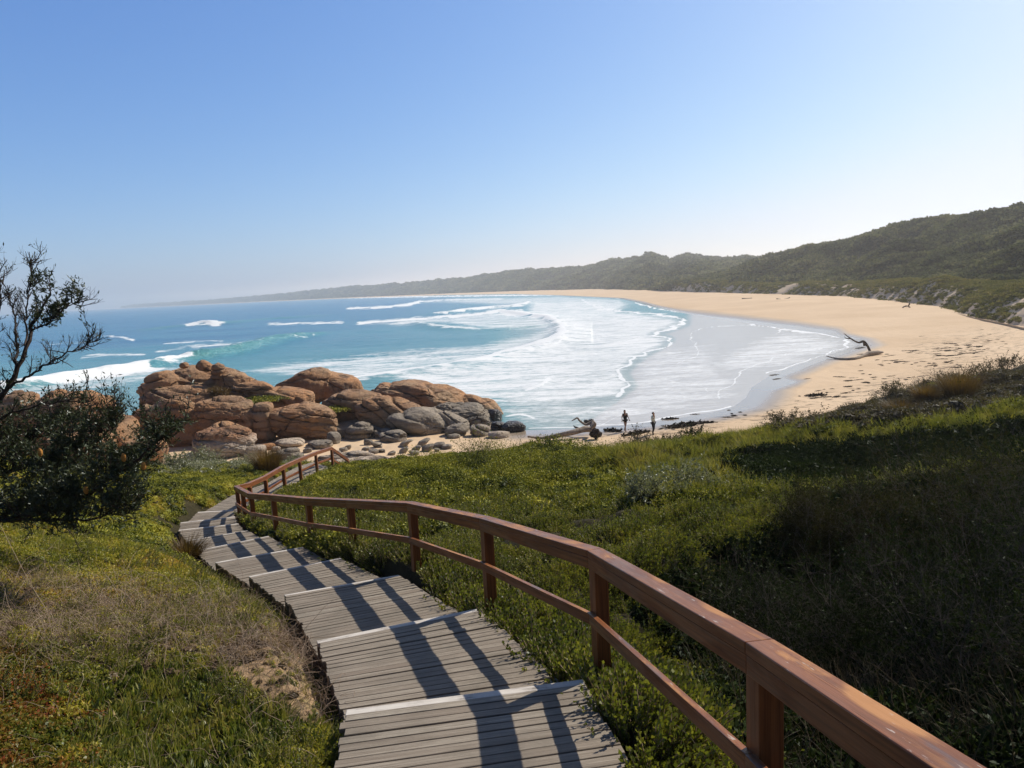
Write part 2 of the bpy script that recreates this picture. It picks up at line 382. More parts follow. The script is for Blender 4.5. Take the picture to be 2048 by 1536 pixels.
sl = bpy.data.lights.new('sun', 'SUN'); sl.energy = 5.0; sl.angle = math.radians(.53); sl.color = (1.0, .93, .82)
so = bpy.data.objects.new('sun', sl); COL.objects.link(so)
sd = Vector((math.sin(SUN_AZ)*math.cos(SUN_EL), math.cos(SUN_AZ)*math.cos(SUN_EL), math.sin(SUN_EL)))
so.rotation_euler = sd.to_track_quat('Z', 'Y').to_euler(); so.location = (40, 30, 60)
SC.view_settings.view_transform = 'Standard'; SC.view_settings.look = 'None'; SC.view_settings.exposure = 0.08; SC.view_settings.gamma = 1.0
cy = SC.cycles; cy.max_bounces = 6; cy.diffuse_bounces = 3; cy.glossy_bounces = 2; cy.transmission_bounces = 3; cy.transparent_max_bounces = 4; cy.volume_bounces = 1
cy.use_denoising = True; cy.sample_clamp_indirect = 4.0; cy.sample_clamp_direct = 5.0
try: cy.denoiser = 'OPENIMAGEDENOISE'
except Exception: pass
#@@SECTION haze
hz = N('sea_haze'); pv = hz.n('ShaderNodeVolumePrincipled'); pv.inputs['Color'].default_value = (1, 1, 1, 1)
pv.inputs['Density'].default_value = 0.00024; pv.inputs['Anisotropy'].default_value = 0.42
hz.l(pv.outputs[0], hz.out.inputs['Volume'])
bm = bmesh.new(); bmesh.ops.create_cube(bm, size=1.0); me = bpy.data.meshes.new('haze'); bm.to_mesh(me); bm.free(); me.materials.append(hz.m)
o = obj('haze', me); o.scale = (20400, 9800, 130); o.location = (0, 4600, 130/2-8.0); tag(o, kind='stuff'); o['label'] = 'pale sea haze over the bay'; o['category'] = 'haze'
#@@SECTION shoreline
def azd(u, v, D):   # world xy at horizontal distance D along the azimuth of a pixel
    d = ray(u, v); a = math.atan2(d[0], d[1]); return (D*math.sin(a), D*math.cos(a))
wl_px = [(-700,850),(-100,850),(200,838),(600,826),(990,846),(1055,858),(1140,855),(1250,847),(1330,837),(1410,824),(1455,812),(1478,795),(1490,775),(1530,750),(1600,724),(1660,706),(1703,692),(1690,680),(1640,668),(1560,657),(1500,648),(1430,638),(1365,627),(1300,613),(1270,604),(1235,597),(1100,590.5)]
WL = [tuple(onz(u, v, 0)[:2]) for u, v in wl_px]
for u, D in ((1024,1100),(900,1600),(800,2050),(700,2650),(600,3300),(512,4100),(400,5000),(300,6000),(237,6900)): WL.append(azd(u, 590, D))
DF = [tuple(onz(u, v, 2.4)[:2]) for u, v in ((2400,720),(2200,672),(2048,640),(1950,623),(1850,604),(1700,591),(1500,584.5),(1400,581.5),(1290,579))]
for u, D in ((1200,1000),(1100,1250),(1024,1500),(900,1950),(800,2350),(700,2950),(600,3600),(512,4400),(400,5300),(300,6300),(237,7100)): DF.append(azd(u, 590, D))
def shore_s(x, y):
    d, sg, _ = seg_dist(x, y, WL); return -d*sg     # positive inland (right of the line going out)
def beach_z(x, y):
    s = shore_s(x, y)
    z = np.where(s > 0, 0.03*s, 0.05*s)
    z = np.minimum(z, 0.9 + 0.010*np.maximum(s, 0)); z = np.minimum(z, 2.2)
    z = np.maximum(z, -6)
    z = z + sstep(2, 20, s)*0.10*fbm(x*.12, y*.12, s=5)
    return z, s
#@@SECTION sea
az = np.radians(np.linspace(-56, 52, 1500)); dv = np.concatenate([np.linspace(1.95, 40, 70), np.linspace(40.8, 400, 400)])
D = (CAMZ*F/dv)[:, None]; X = D*np.sin(az)[None, :]; Y = D*np.cos(az)[None, :]
pu, pvv, _ = proj(np.stack([X, Y, 0*X], -1)); 
s = shore_s(X, Y)
keep_s = s
foam = np.zeros_like(X); green = np.zeros_like(X); Z = np.zeros_like(X)
# swell
rr = np.hypot(X, Y)
Z += sstep(-4, -40, s)*(0.38*fbm(X*.016+.3*Y*.01, Y*.055, s=3, o=3) + .10*fbm(X*.12, Y*.33, s=9, o=3))
strokes = [ # polyline px, foam half height px, strength, wave height m, wave half width m, green
 ([(-300,800),(-100,790),(0,781),(60,774),(150,757),(230,745),(300,734),(372,722)], 7.5, 1.6, 1.5, 2.4, 0),
 ([(372,722),(430,712),(500,698),(560,683),(640,668)], 1.1, .45, 1.9, 2.6, .6),
 ([(376,650),(408,648),(436,650)], 3.8, 1.7, 1.9, 3.2, 0),
 ([(300,660),(376,652),(436,650),(520,640),(640,632)], .4, .0, .9, 6, .6),
 ([(540,648),(600,647),(680,644)], 2.6, 1.1, 0.2, 3, 0), ([(205,673),(235,675),(268,682)], 2, 1.0, .3, 3, 0),
 ([(170,714),(230,710),(285,708)], 2.6, .9, 0, 1, 0), ([(320,702),(380,695),(440,690),(500,686)], 2.8, .9, 0, 1, 0),
 ([(330,687),(400,682),(440,682)], 1.8, .9, 0, 1, 0), ([(100,690),(200,684)], 1.2, .6, 0, 1, 0),
 ([(700,617),(760,615),(815,610),(842,603)], 2.6, 1.6, .8, 6, 0), ([(842,603),(900,600),(1000,598)], 3, .9, .8, 8, .5),
 ([(720,645),(800,640),(880,634),(960,628),(1040,622)], 3.6, 1.5, .2, 3, 0),
 ([(870,628),(890,627),(960,617),(1040,611),(1058,604)], 2.4, 1.5, .9, 6, .3),
 ([(985,625),(1005,623),(1060,630),(1100,637),(1122,655),(1118,675),(1080,690),(1020,706),(950,724),(880,738),(800,750),(735,760),(640,770)], 5.5, 1.7, .8, 2.6, 0),
 ([(1126,668),(1124,685),(1095,695),(1030,712)], 2.2, 1.5, .2, 2, 0),
 ([(780,650),(830,645),(870,655),(960,660)], 2.4, .9, .7, 5, .3),
 ([(1050,655),(1090,650)], 4, .3, .5, 4, .6),
 ([(700,596),(800,594),(1000,591),(1200,590),(1240,597)], 1.6, 1.3, 0, 1, 0),
 ([(1165,600),(1190,612),(1215,618),(1240,622),(1200,612)], 2.0, 1.1, 0, 1, 0),
 ([(1238,794),(1258,772),(1241,745),(1270,718),(1325,693),(1333,680),(1305,668),(1364,647),(1345,634),(1270,625),(1200,618)], 1.6, 1.7, .06, 1, 0),
 ([(1703,692),(1690,681),(1640,669),(1560,658),(1500,650)], 1.1, 1.6, 0, 1, 0),
 ([(1703,693),(1660,706),(1600,725),(1530,751)], 1.0, 1.2, 0, 1, 0),
 ([(1365,627),(1300,614),(1270,605)], 1.0, 1.5, 0, 1, 0),
 ([(1500,650),(1420,655),(1380,672),(1400,700),(1360,730)], .8, .9, 0, 1, 0), ([(1640,700),(1560,712),(1500,735),(1460,770),(1440,800)], .9, 1.0, 0, 1, 0), ([(1330,760),(1400,772),(1440,790)], 1.2, .8, 0, 1, 0),
 ([(1590,655),(1568,662),(1550,668)], 1.0, 1.0, 0, 1, 0),
 ([(1055,860),(1140,856),(1250,848),(1330,838),(1410,825),(1455,813)], 1.6, 1.2, 0, 1, 0),
 ([(1048,778),(1080,770),(1090,757)], 3.0, 1.4, .15, 1, 0),
 ([(1180,862),(1240,830),(1330,818)], 1.2, .7, 0, 1, 0),
 ([(955,795),(1000,800),(1060,803)], 3.5, 1.0, 0, 1, 0), ([(1010,835),(1035,832),(1062,838)], 3.5, 1.1, 0, 1, 0), ([(1180,826),(1190,824),(1210,826)], 2, 1.0, 0, 1, 0),
]
def spl2(P, m=5):
    P = np.array(P, float); n_ = (len(P)-1)*m+1; t = np.linspace(0, len(P)-1, n_); k = np.clip(t.astype(int), 0, len(P)-2); f_ = (t-k)[:, None]
    a = P[np.maximum(k-1, 0)]; b = P[k]; c_ = P[k+1]; d = P[np.minimum(k+2, len(P)-1)]
    return [tuple(q) for q in .5*((2*b)+(-a+c_)*f_+(2*a-5*b+4*c_-d)*f_**2+(-a+3*b-3*c_+d)*f_**3)]
for pl, th, st, h, wd, gr in strokes:
    pl = spl2(pl)
    us = [q[0] for q in pl]; vs = [q[1] for q in pl]
    m = (pu > min(us)-60) & (pu < max(us)+60) & (pvv > min(vs)-40) & (pvv < max(vs)+40)
    if not m.any(): continue
    wob = np.minimum(2.6, 320/rr[m]); ju = 9*wob*fbm(X[m]*.11, Y[m]*.11, s=22, o=4); jv = 3.2*wob*fbm(X[m]*.13, Y[m]*.13, s=23, o=4)*min(1, th/1.2+.3)
    q, sg, par = seg_dist((pu[m]+ju)*.35, pvv[m]+jv, [(a*.35, b) for a, b in pl])
    jag = .8+1.1*fbm(X[m]*.22, Y[m]*.22, s=21, o=4)
    if st > 0: foam[m] = np.maximum(foam[m], st*np.exp(-(q/(th*jag))**2))
    if h > 0:
        wp = [tuple(onz(a, b, 0)[:2]) for a, b in pl]
        dw, sw, pw = seg_dist(X[m], Y[m], wp)
        ends = sstep(0, 4, pw)*sstep(0, 4, len(pl)-1-pw)
        # crest: steep on the side facing the beach, long back
        side = np.where(sw < 0, 1.0, 2.3)
        Z[m] += h*np.exp(-(dw/(wd*side))**2)*(.35+.65*ends)*(1+.16*fbm(X[m]*.3, Y[m]*.3, s=33, o=3))
        if gr: green[m] = np.maximum(green[m], gr*np.exp(-(dw/(wd*1.3))**2))
# broad foam fields
def field(poly, val, soft=12):
    pu_, pvv_ = pu, pvv; m = inpoly(pu, pvv, poly); d, _, _ = seg_dist(pu*.5, pvv, [(a*.5, b) for a, b in poly+[poly[0]]])
    f = np.where(m, np.clip(.5+d/soft, 0, 1), np.clip(.5-d/soft, 0, 1)); return f*val
for poly, val, so_ in (
  ([(1060,600),(1200,596),(1262,606),(1240,622),(1345,634),(1364,647),(1305,668),(1333,680),(1325,693),(1270,718),(1241,745),(1258,772),(1238,794),(1120,806),(960,798),(800,762),(700,758),(860,742),(960,722),(1060,694),(1120,668),(1110,640),(1050,628)], .86, 16),
  ([(480,742),(560,726),(700,712),(860,700),(960,690),(1060,670),(1110,650),(1125,660),(1080,690),(950,724),(800,752),(700,760)], .74, 14),
  ([(730,648),(900,632),(1000,624),(1090,636),(1120,655),(1060,658),(980,660),(900,650),(800,652)], .74, 10),
  ([(840,604),(940,597),(1120,592),(1240,598),(1260,610),(1150,625),(1060,612)], .70, 8),
  ([(0,782),(150,762),(370,728),(420,735),(300,760),(150,790),(-200,830)], .6, 14),
  ([(1270,720),(1330,690),(1420,690),(1480,790),(1440,815),(1240,845),(1060,852),(1000,830),(1100,806),(1240,796),(1260,770)], .56, 30),
  ([(1560,664),(1640,670),(1703,692),(1600,724),(1500,745),(1400,735)], .66, 24),
  ([(940,790),(1150,800),(1240,830),(1100,850),(1020,835)], .5, 16)):
    foam = np.maximum(foam, field(poly, val, so_))
shallow = sstep(-170, -14, s)*.55 + sstep(-40, -12, s)*.0
shallow = np.maximum(shallow, field([(1270,600),(1366,628),(1364,647),(1305,668),(1333,680),(1270,718),(1241,745),(1258,772),(1220,800),(1140,856),(1300,900),(1500,860),(1800,700),(1600,640)], 1.0, 22))
shallow = np.maximum(shallow, sstep(760, 1150, pu)*sstep(600, 650, pvv)*.80)
Z = Z*sstep(-1, -14, s)+.02
me = npmesh('sea', np.stack([X, Y, Z], -1).reshape(-1, 3), grid_faces(*X.shape)[:, ::-1], MAT['sea'], {'foam': foam.ravel(), 'shallow': shallow.ravel(), 'green': green.ravel()}, True)
tag(obj('sea', me), kind='structure')
#@@SECTION beach
az = np.radians(np.linspace(-60, 62, 1300)); dd = np.concatenate([np.geomspace(22, 160, 260), np.geomspace(161, 1600, 170), np.geomspace(1650, 7600, 40)])
X = dd[:, None]*np.sin(az)[None]; Y = dd[:, None]*np.cos(az)[None]
Z, s = beach_z(X, Y)
pu, pvv, _ = proj(np.stack([X, Y, Z], -1))
wet = sstep(9, 0, s)
wet = np.maximum(wet, field([(1262,600),(1290,611),(1400,622),(1500,633),(1600,644),(1680,655),(1712,676),(1712,694),(1640,716),(1560,745),(1620,760),(1600,772),(1560,786),(1500,806),(1430,826),(1300,842),(1050,862),(1000,700)], 1.0, 26))
d1, _, _ = seg_dist(pu*.6, pvv, [(a*.6, b) for a, b in ((1100,872),(1200,862),(1330,862),(1420,848),(1540,830),(1700,790),(1850,755),(1960,715),(2100,690))])
litter = .9*np.exp(-(d1/16)**2)
d1, _, _ = seg_dist(pu*.6, pvv, [(a*.6, b) for a, b in ((1850,700),(1950,680),(2080,655))]); litter = np.maximum(litter, .75*np.exp(-(d1/22)**2))
# scuffed, trampled relief on the dry sand
Z = Z + (1-wet)*(.035*vn(X*1.7, Y*1.7, s=61)+.03*vn(X*.8, Y*.8, s=62))*sstep(400, 60, np.hypot(X, Y))
# swash under the sea must stay below it
me = npmesh('beach', np.stack([X, Y, Z], -1).reshape(-1, 3), grid_faces(*X.shape)[:, ::-1], MAT['sand'], {'wet': wet.ravel(), 'litter': litter.ravel()}, True)
tag(obj('beach', me), kind='structure')
def sand_h(x, y): return float(beach_z(np.array([float(x)]), np.array([float(y)]))[0][0])
def onsand(u, v):
    z = 1.0
    for _ in range(5):
        p = onz(u, v, z); z = sand_h(p[0], p[1])
    return onz(u, v, z)
#@@SECTION scatter
def scatter(name, P, rot, scl, idx, variants, label=None, cat=None, kind='stuff'):
    me = bpy.data.meshes.new(name); me.vertices.add(len(P)); me.vertices.foreach_set('co', np.asarray(P, np.float32).ravel())
    a = me.attributes.new('rot', 'FLOAT_VECTOR', 'POINT'); a.data.foreach_set('vector', np.asarray(rot, np.float32).ravel())
    a = me.attributes.new('scl', 'FLOAT_VECTOR', 'POINT'); a.data.foreach_set('vector', np.asarray(scl, np.float32).ravel())
    a = me.attributes.new('idx', 'INT', 'POINT'); a.data.foreach_set('value', np.asarray(idx, np.int32))
    o = obj(name, me)
    g = bpy.data.node_groups.new(name+'_growth', 'GeometryNodeTree')
    g.interface.new_socket('Geometry', in_out='INPUT', socket_type='NodeSocketGeometry'); g.interface.new_socket('Geometry', in_out='OUTPUT', socket_type='NodeSocketGeometry')
    nn = g.nodes; gi = nn.new('NodeGroupInput'); go = nn.new('NodeGroupOutput'); ip = nn.new('GeometryNodeInstanceOnPoints')
    jn = nn.new('GeometryNodeJoinGeometry')
    for v in variants:
        oi = nn.new('GeometryNodeObjectInfo'); oi.inputs['Object'].default_value = v; oi.inputs['As Instance'].default_value = True
        g.links.new(oi.outputs['Geometry'], jn.inputs[0])
    def na(nm, ty):
        q = nn.new('GeometryNodeInputNamedAttribute'); q.data_type = ty; q.inputs[0].default_value = nm; return q.outputs[0]
    g.links.new(gi.outputs[0], ip.inputs['Points']); g.links.new(jn.outputs[0], ip.inputs['Instance'])
    ip.inputs['Pick Instance'].default_value = True
    g.links.new(na('idx', 'INT'), ip.inputs['Instance Index']); g.links.new(na('rot', 'FLOAT_VECTOR'), ip.inputs['Rotation']); g.links.new(na('scl', 'FLOAT_VECTOR'), ip.inputs['Scale'])
    g.links.new(ip.outputs[0], go.inputs[0])
    md = o.modifiers.new('growth', 'NODES'); md.node_group = g
    return tag(o, label, cat, kind=kind)
def norm(a): return a/np.maximum(np.linalg.norm(a, axis=-1, keepdims=True), 1e-9)
def leaf_quads(P, Dr, L, Wd, up=None):
    """rhombic leaves at P pointing Dr; arrays"""
    n = len(P); Dr = norm(Dr)
    rv = rng.normal(size=(n, 3)) if up is None else up
    side = norm(np.cross(Dr, rv)); nr = np.cross(side, Dr)
    L = np.broadcast_to(L, (n,))[:, None]; Wd = np.broadcast_to(Wd, (n,))[:, None]
    V = np.stack([P, P+Dr*L*.5+side*Wd*.5+nr*Wd*.12, P+Dr*L, P+Dr*L*.5-side*Wd*.5+nr*Wd*.12], 1).reshape(-1, 3)
    Fa = np.arange(4*n).reshape(n, 4)
    return V, Fa
def strips(paths, widths):
    """flat crossed ribbons along paths: list of (k,3); 3-sided thin tubes"""
    V = []; Fc = []; b = 0
    for p, wd in zip(paths, widths):
        p = np.asarray(p); k = len(p); wd = np.broadcast_to(wd, (k,))
        t = norm(np.gradient(p, axis=0)); a = np.cross(t, np.array([.31, .17, .93])); a = norm(a); c = np.cross(t, a)
        for j in range(3):
            an = j*2*PI/3; V.append(p + (a*math.cos(an)+c*math.sin(an))*wd[:, None])
        for j in range(3):
            j2 = (j+1) % 3
            i = np.arange(k-1); Fc.append(np.stack([b+j*k+i, b+j2*k+i, b+j2*k+i+1, b+j*k+i+1], -1))
        b += 3*k
    return np.concatenate(V), np.concatenate(Fc)
def cat_(parts):
    V = []; Fc = []; R = []; MI = []; b = 0
    for v, f, r, mi in parts:
        V.append(v); Fc.append(f+b); R.append(np.broadcast_to(r, (len(v),))); MI.append(np.full(len(f), mi)); b += len(v)
    return np.concatenate(V), np.concatenate(Fc), np.concatenate(R), np.concatenate(MI)
def proto(name, parts, mats):
    V, Fc, R, MI = cat_(parts); me = npmesh(name, V, Fc, mats, {'rnd': R}, False, MI)
    return bpy.data.objects.new(name, me)    # not linked: lives only inside the scatter
def rleaf(n): return np.repeat(rng.random(n), 4)
def sprig(k):      # upright leafy shoot ~0.22 m
    parts = []
    for q in range(5):
        a = rng.random()*6.28; lean = rng.random()*.55; h = .14+.12*rng.random()
        base = np.array([.05*math.cos(a)*rng.random(), .05*math.sin(a)*rng.random(), -.05])
        tip = base+np.array([math.cos(a)*lean*h, math.sin(a)*lean*h, h+.05]); m = 20
        t = np.linspace(.25, 1, m)[:, None]; P = base+(tip-base)*t
        ang = np.arange(m)*2.4+a; el = .5+.5*t[:, 0]
        Dr = np.stack([np.cos(ang)*(1.1-el*.6), np.sin(ang)*(1.1-el*.6), el], -1)
        v, f = leaf_quads(P, Dr, .030*(1.2-.45*t[:, 0]), .015); parts.append((v, f, rleaf(m), 0))
        v, f = strips([np.stack([base, tip])], [.002]); parts.append((v, f, .3, 1))
    return proto('sprig_%d' % k, parts, [MAT[k.split('|')[0]] if isinstance(k, str) else MAT['sprig'], MAT['dry']])
def clump(nm, mat, n=70, r=.2, L=.05, Wd=.022, flat=.7):   # cushion puff
    d = norm(rng.normal(size=(n, 3))); d[:, 2] = np.abs(d[:, 2])*1.0-.1; d = norm(d)
    P = d*np.array([r, r, r*flat])*(.72+.28*rng.random((n, 1)))
    v, f = leaf_quads(P, d*.55+rng.normal(size=(n, 3))*.6, L*(.7+.6*rng.random(n)), Wd, up=d+rng.normal(size=(n, 3))*.25)
    m_ = 24; a = np.linspace(0, 6.283, m_, endpoint=False); k_ = 12   # added inner leaves: block light, darkest tone painted as shade
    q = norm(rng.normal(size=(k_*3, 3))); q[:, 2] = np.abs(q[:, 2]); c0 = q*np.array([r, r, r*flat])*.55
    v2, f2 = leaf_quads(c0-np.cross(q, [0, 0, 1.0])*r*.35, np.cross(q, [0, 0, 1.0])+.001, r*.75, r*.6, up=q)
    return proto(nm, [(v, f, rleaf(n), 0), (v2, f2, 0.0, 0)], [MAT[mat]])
def blades(nm, mat, n=28, h=.25, spread=.6, wd=.008, r=.06, droop=.3):
    V = []; Fc = []; b = 0; R = []
    for i in range(n):
        a = rng.random()*6.28; q = rng.random()**.7*r; hh = h*(.5+.6*rng.random()); sp = spread*rng.random()*hh
        p0 = np.array([math.cos(a)*q, math.sin(a)*q, -.03]); dr = np.array([math.cos(a), math.sin(a), 0])
        p1 = p0+dr*sp*.4+np.array([0, 0, hh*.6]); p2 = p0+dr*sp+np.array([0, 0, hh*(1-droop*rng.random())])
        s_ = np.array([-math.sin(a+rng.normal()*.8), math.cos(a), 0])*wd*.5
        V += [p0-s_, p0+s_, p1+s_*.8, p1-s_*.8, p2+s_*.15, p2-s_*.15]; Fc += [[b, b+1, b+2, b+3], [b+3, b+2, b+4, b+5]]; b += 6; R += [rng.random()]*6
    return proto(nm, [(np.array(V), np.array(Fc), np.array(R), 0)], [MAT[mat]])
def fleshy(nm, mat, n=9, h=.085, wd=.028):
    parts = []
    a = rng.random(n)*6.28; P = np.stack([np.cos(a), np.sin(a), 0*a], -1)*(.02+.07*rng.random((n, 1))); P[:, 2] = -.01
    Dr = np.stack([np.cos(a)*.5, np.sin(a)*.5, .75+.4*rng.random(n)], -1)+rng.normal(size=(n, 3))*.15
    L = h*(.6+.7*rng.random(n))
    v, f = leaf_quads(P, Dr, L, wd); parts.append((v, f, rleaf(n), 0))
    v, f = leaf_quads(P+.001, Dr, L*.97, wd*.9); parts.append((v, f, rleaf(n), 0))
    return proto(nm, parts, [MAT[mat]])
def drystems(nm, n=7, L=.5, arch=True):
    ps = []; ws = []
    for i in range(n):
        a = rng.random()*6.28; p = np.array([rng.normal()*.08, rng.normal()*.08, -.02]); d = norm(np.array([math.cos(a)*.7, math.sin(a)*.7, 1.0])); q = [p.copy()]
        st = L*(.4+.8*rng.random())/7
        for k in range(7):
            p = p+d*st; q.append(p.copy()); d = norm(d+rng.normal(size=3)*.16+np.array([0, 0, -.22 if arch else .0]))
        ps.append(np.array(q)); ws.append(np.linspace(.003, .0012, 8))
    v, f = strips(ps, ws)
    return proto(nm, [(v, f, rng.random(), 0)], [MAT['dry']])
def far_bush(nm, mat, n=130):
    d = norm(rng.normal(size=(n, 3))); d[:, 2] = np.abs(d[:, 2]); k = 4
    cen = norm(rng.normal(size=(k, 3)))*.45; cen[:, 2] = np.abs(cen[:, 2])*.4
    P = d*.55+cen[rng.integers(0, k, n)]; P[:, 2] *= .8
    v, f = leaf_quads(P, d+rng.normal(size=(n, 3))*.7, .34, .26)
    bm = bmesh.new(); bmesh.ops.create_icosphere(bm, subdivisions=2, radius=.62)
    bv = np.array([q.co[:] for q in bm.verts]); bf = np.array([[q.index for q in t.verts] for t in bm.faces]); bm.free()
    bv = bv*(1+.25*fbm(bv[:, 0]*2, bv[:, 1]*2, bv[:, 2]*2, s=rng.integers(99), o=3))[:, None]; bv[:, 2] *= .75
    bf4 = np.stack([bf[:, 0], bf[:, 1], bf[:, 2], bf[:, 2]], -1)
    tri = np.concatenate([f[:, [0, 1, 2]], f[:, [0, 2, 3]]]); R = rleaf(n)
    V = np.concatenate([v, bv]); Fc = np.concatenate([tri, bf+len(v)]); RR = np.concatenate([R, np.full(len(bv), .2)])
    me = npmesh(nm, V, Fc, MAT[mat], {'rnd': RR}); return bpy.data.objects.new(nm, me)
#@@SECTION hills
def elev(u, v): d = ray(u, v); return math.atan2(d[0], d[1]), d[2]/math.hypot(d[0], d[1])
def hill(name, sky_px, Dr_px, foot, rough_amp, seed, ncol, nrow, umin, umax, dunes):
    sk = np.array([elev(u, v) for u, v in sky_px]); sk = sk[np.argsort(sk[:, 0])]
    dr = np.array([(elev(u, 560)[0], D) for u, D in Dr_px]); dr = dr[np.argsort(dr[:, 0])]
    ft = np.array([(math.atan2(x, y), math.hypot(x, y)) for x, y in foot]); ft = ft[np.argsort(ft[:, 0])]
    a = np.linspace(elev(umin, 560)[0], elev(umax, 560)[0], ncol)
    Df = np.exp(np.interp(a, ft[:, 0], np.log(ft[:, 1]))); Dr = np.exp(np.interp(a, dr[:, 0], np.log(dr[:, 1]))); Dr = np.maximum(Dr, Df*1.12)
    Hr = CAMZ+np.interp(a, sk[:, 0], sk[:, 1])*Dr-(3.2 if name == 'hillside' else 1.0)
    t = np.linspace(0, 1.5, nrow)[:, None]; Dd = Df+(Dr-Df)*t
    X = Dd*np.sin(a)[None]; Y = Dd*np.cos(a)[None]
    dune = dunes[0]; dh = dunes[1]
    tt = np.clip((t-dune)/(1-dune), 0, 1)
    up = dh*sstep(0, .16, t)**.8 + (Hr-dh)*(tt**.85*(1-.12*np.sin(tt*PI)))
    up = np.where(t > 1, Hr*(1-.8*sstep(1, 1.5, t)), up)
    sc = 1/np.maximum(40, (Dr-Df)*.22)[None]
    spur = fbm((X*.8+Y*.5)*sc, (Y*.6-X*.4)*sc*.6, s=seed, o=4)
    spur = 1-np.abs(spur)*3.2
    wgt = np.sin(np.clip(tt, 0, 1)*PI)**.8
    Z = up + (spur-.4)*rough_amp*wgt*np.maximum(Hr, 8)/40
    dn = sstep(0, .05, t)*sstep(dune+.25, dune*.5, t)
    Z += dn*(1.8*np.abs(fbm(X*.022, Y*.022, s=seed+5))*2+.9*fbm(X*.09, Y*.09, s=seed+6)-.8)*(dh/5)
    Z = np.where(t < .001, 1.2, Z)
    sandy = sstep(dune*1.0, 0.0, t+.16*fbm(X*.025, Y*.012, s=seed+8))*.82
    me = npmesh(name, np.stack([X, Y, Z+0*X], -1).reshape(-1, 3), grid_faces(*X.shape)[:, ::-1], MAT['hill'], {'sandy': (sandy+0*X).ravel()}, True)
    tag(obj(name, me), kind='structure')
    return X, Y, Z+0*X, t+0*X, sandy+0*X, Hr
skyA = [(1330,579),(1380,562),(1420,552),(1450,545),(1500,525),(1560,506),(1600,494),(1640,488),(1700,480),(1760,462),(1800,447),(1860,436),(1900,428),(1960,421),(2048,405),(2200,378),(2500,350)]
HA = hill('hillside', skyA, [(1330,640),(1450,620),(1600,560),(1800,480),(2048,400),(2500,360)], DF, 15, 11, 620, 230, 1325, 2520, (.36, 6.5))
skyB = [(1620,545),(1560,530),(1490,519),(1450,522),(1420,521),(1400,519),(1375,515),(1355,520),(1340,526),(1325,522),(1300,511),(1285,517),(1262,523),(1235,521),(1210,528),(1180,534),(1150,537),(1120,541),(1080,541),(1040,544),(1000,548),(960,552),(935,557),(880,561),(800,568),(740,572),(700,574),(672,577),(640,580),(600,584),(540,590),(450,598),(360,604),(300,607.5),(265,610),(250,612.5),(236,614.4)]
HB = hill('far_hills', skyB, [(1620,1000),(1450,1150),(1300,1250),(1150,1500),(1000,1900),(800,2700),(600,4100),(400,5700),(237,7400)], DF, 8, 29, 900, 110, 236, 1640, (.10, 4.5))
fb = [far_bush('scrub_bush_%d' % i, 'far') for i in range(4)]
db = [far_bush('dune_bush_%d' % i, 'duneveg', 90) for i in range(3)]
def hill_scatter(name, HH, n, size, variants, tmax, label, sandy_cut, tmin=0.02, bydist=True):
    X, Y, Z, t, sd_, Hr = HH; nr, nc = X.shape
    ar = np.abs((X[1:, 1:]-X[:-1, :-1])*(Y[1:, :-1]-Y[:-1, 1:])-(Y[1:, 1:]-Y[:-1, :-1])*(X[1:, :-1]-X[:-1, 1:]))/2
    dist = np.hypot(X, Y)[1:, 1:]; wgt = ar/(dist**1.4 if bydist else 1)*(t[1:, 1:] < tmax)*(t[1:, 1:] > tmin)
    keep = np.clip(1-sd_[1:, 1:]*.9-.9*np.clip(fbm(X[1:, 1:]*.05, Y[1:, 1:]*.05, s=91), 0, 1)*(sd_[1:, 1:] > .1), 0, 1)
    wgt = wgt*(keep if sandy_cut else 1); cs = np.cumsum(wgt.ravel()); k = np.searchsorted(cs, rng.random(n)*cs[-1]); i, j = np.divmod(k, nc-1)
    a = rng.random(n); b = rng.random(n)
    def il(A): return (A[i, j]*(1-a)*(1-b)+A[i+1, j]*a*(1-b)+A[i, j+1]*(1-a)*b+A[i+1, j+1]*a*b)
    x, y, z = il(X), il(Y), il(Z); dd_ = np.hypot(x, y)
    sz = size*(.5+rng.random(n)**2*1.0)*np.clip(dd_/450, .55, 2.6)
    sc = np.stack([sz, sz, sz*(.6+.4*rng.random(n))], -1)
    rot = np.stack([0*sz, 0*sz, rng.random(n)*6.28], -1)
    scatter(name, np.stack([x, y, z-.1*sz], -1), rot, sc, rng.integers(0, len(variants), n), variants, label, 'scrub')
hill_scatter('hill_scrub', HA, 16000, 4.6, fb, 1.06, 'dense dark green coastal scrub over the near hillside on the right', True, .30)
hill_scatter('dune_scrub', HA, 24000, 1.7, db, .52, 'low olive scrub on the sandy dunes at the foot of the hillside', True, .02)
hill_scatter('far_scrub', HB, 16000, 4.2, fb, 1.05, 'distant dark scrub on the far hills behind the bay', True, .05)
#@@SECTION deck
noseR = [(1165,1359,5.2),(957,1217,7.5),(797,1150,9.75),(680,1116,11.9),(605,1094,13.5),(537,1072,15.9),(495,1061,17.8),(477,1047,19.2),(470,1033,20.4),(467,1020,21.6)]
noseL = [(693,1420),(633,1282),(568,1190),(525,1149),(430,1125),(389,1102),(377,1081),(357,1060),(361,1045),(396,1024)]
NR = [at(*q) for q in noseR]; NL = [onz(u, v, r[2]) for (u, v), r in zip(noseL, NR)]
NL[3] = (NL[2]+NL[4])/2*0+onz(497, 1153, NR[3][2])
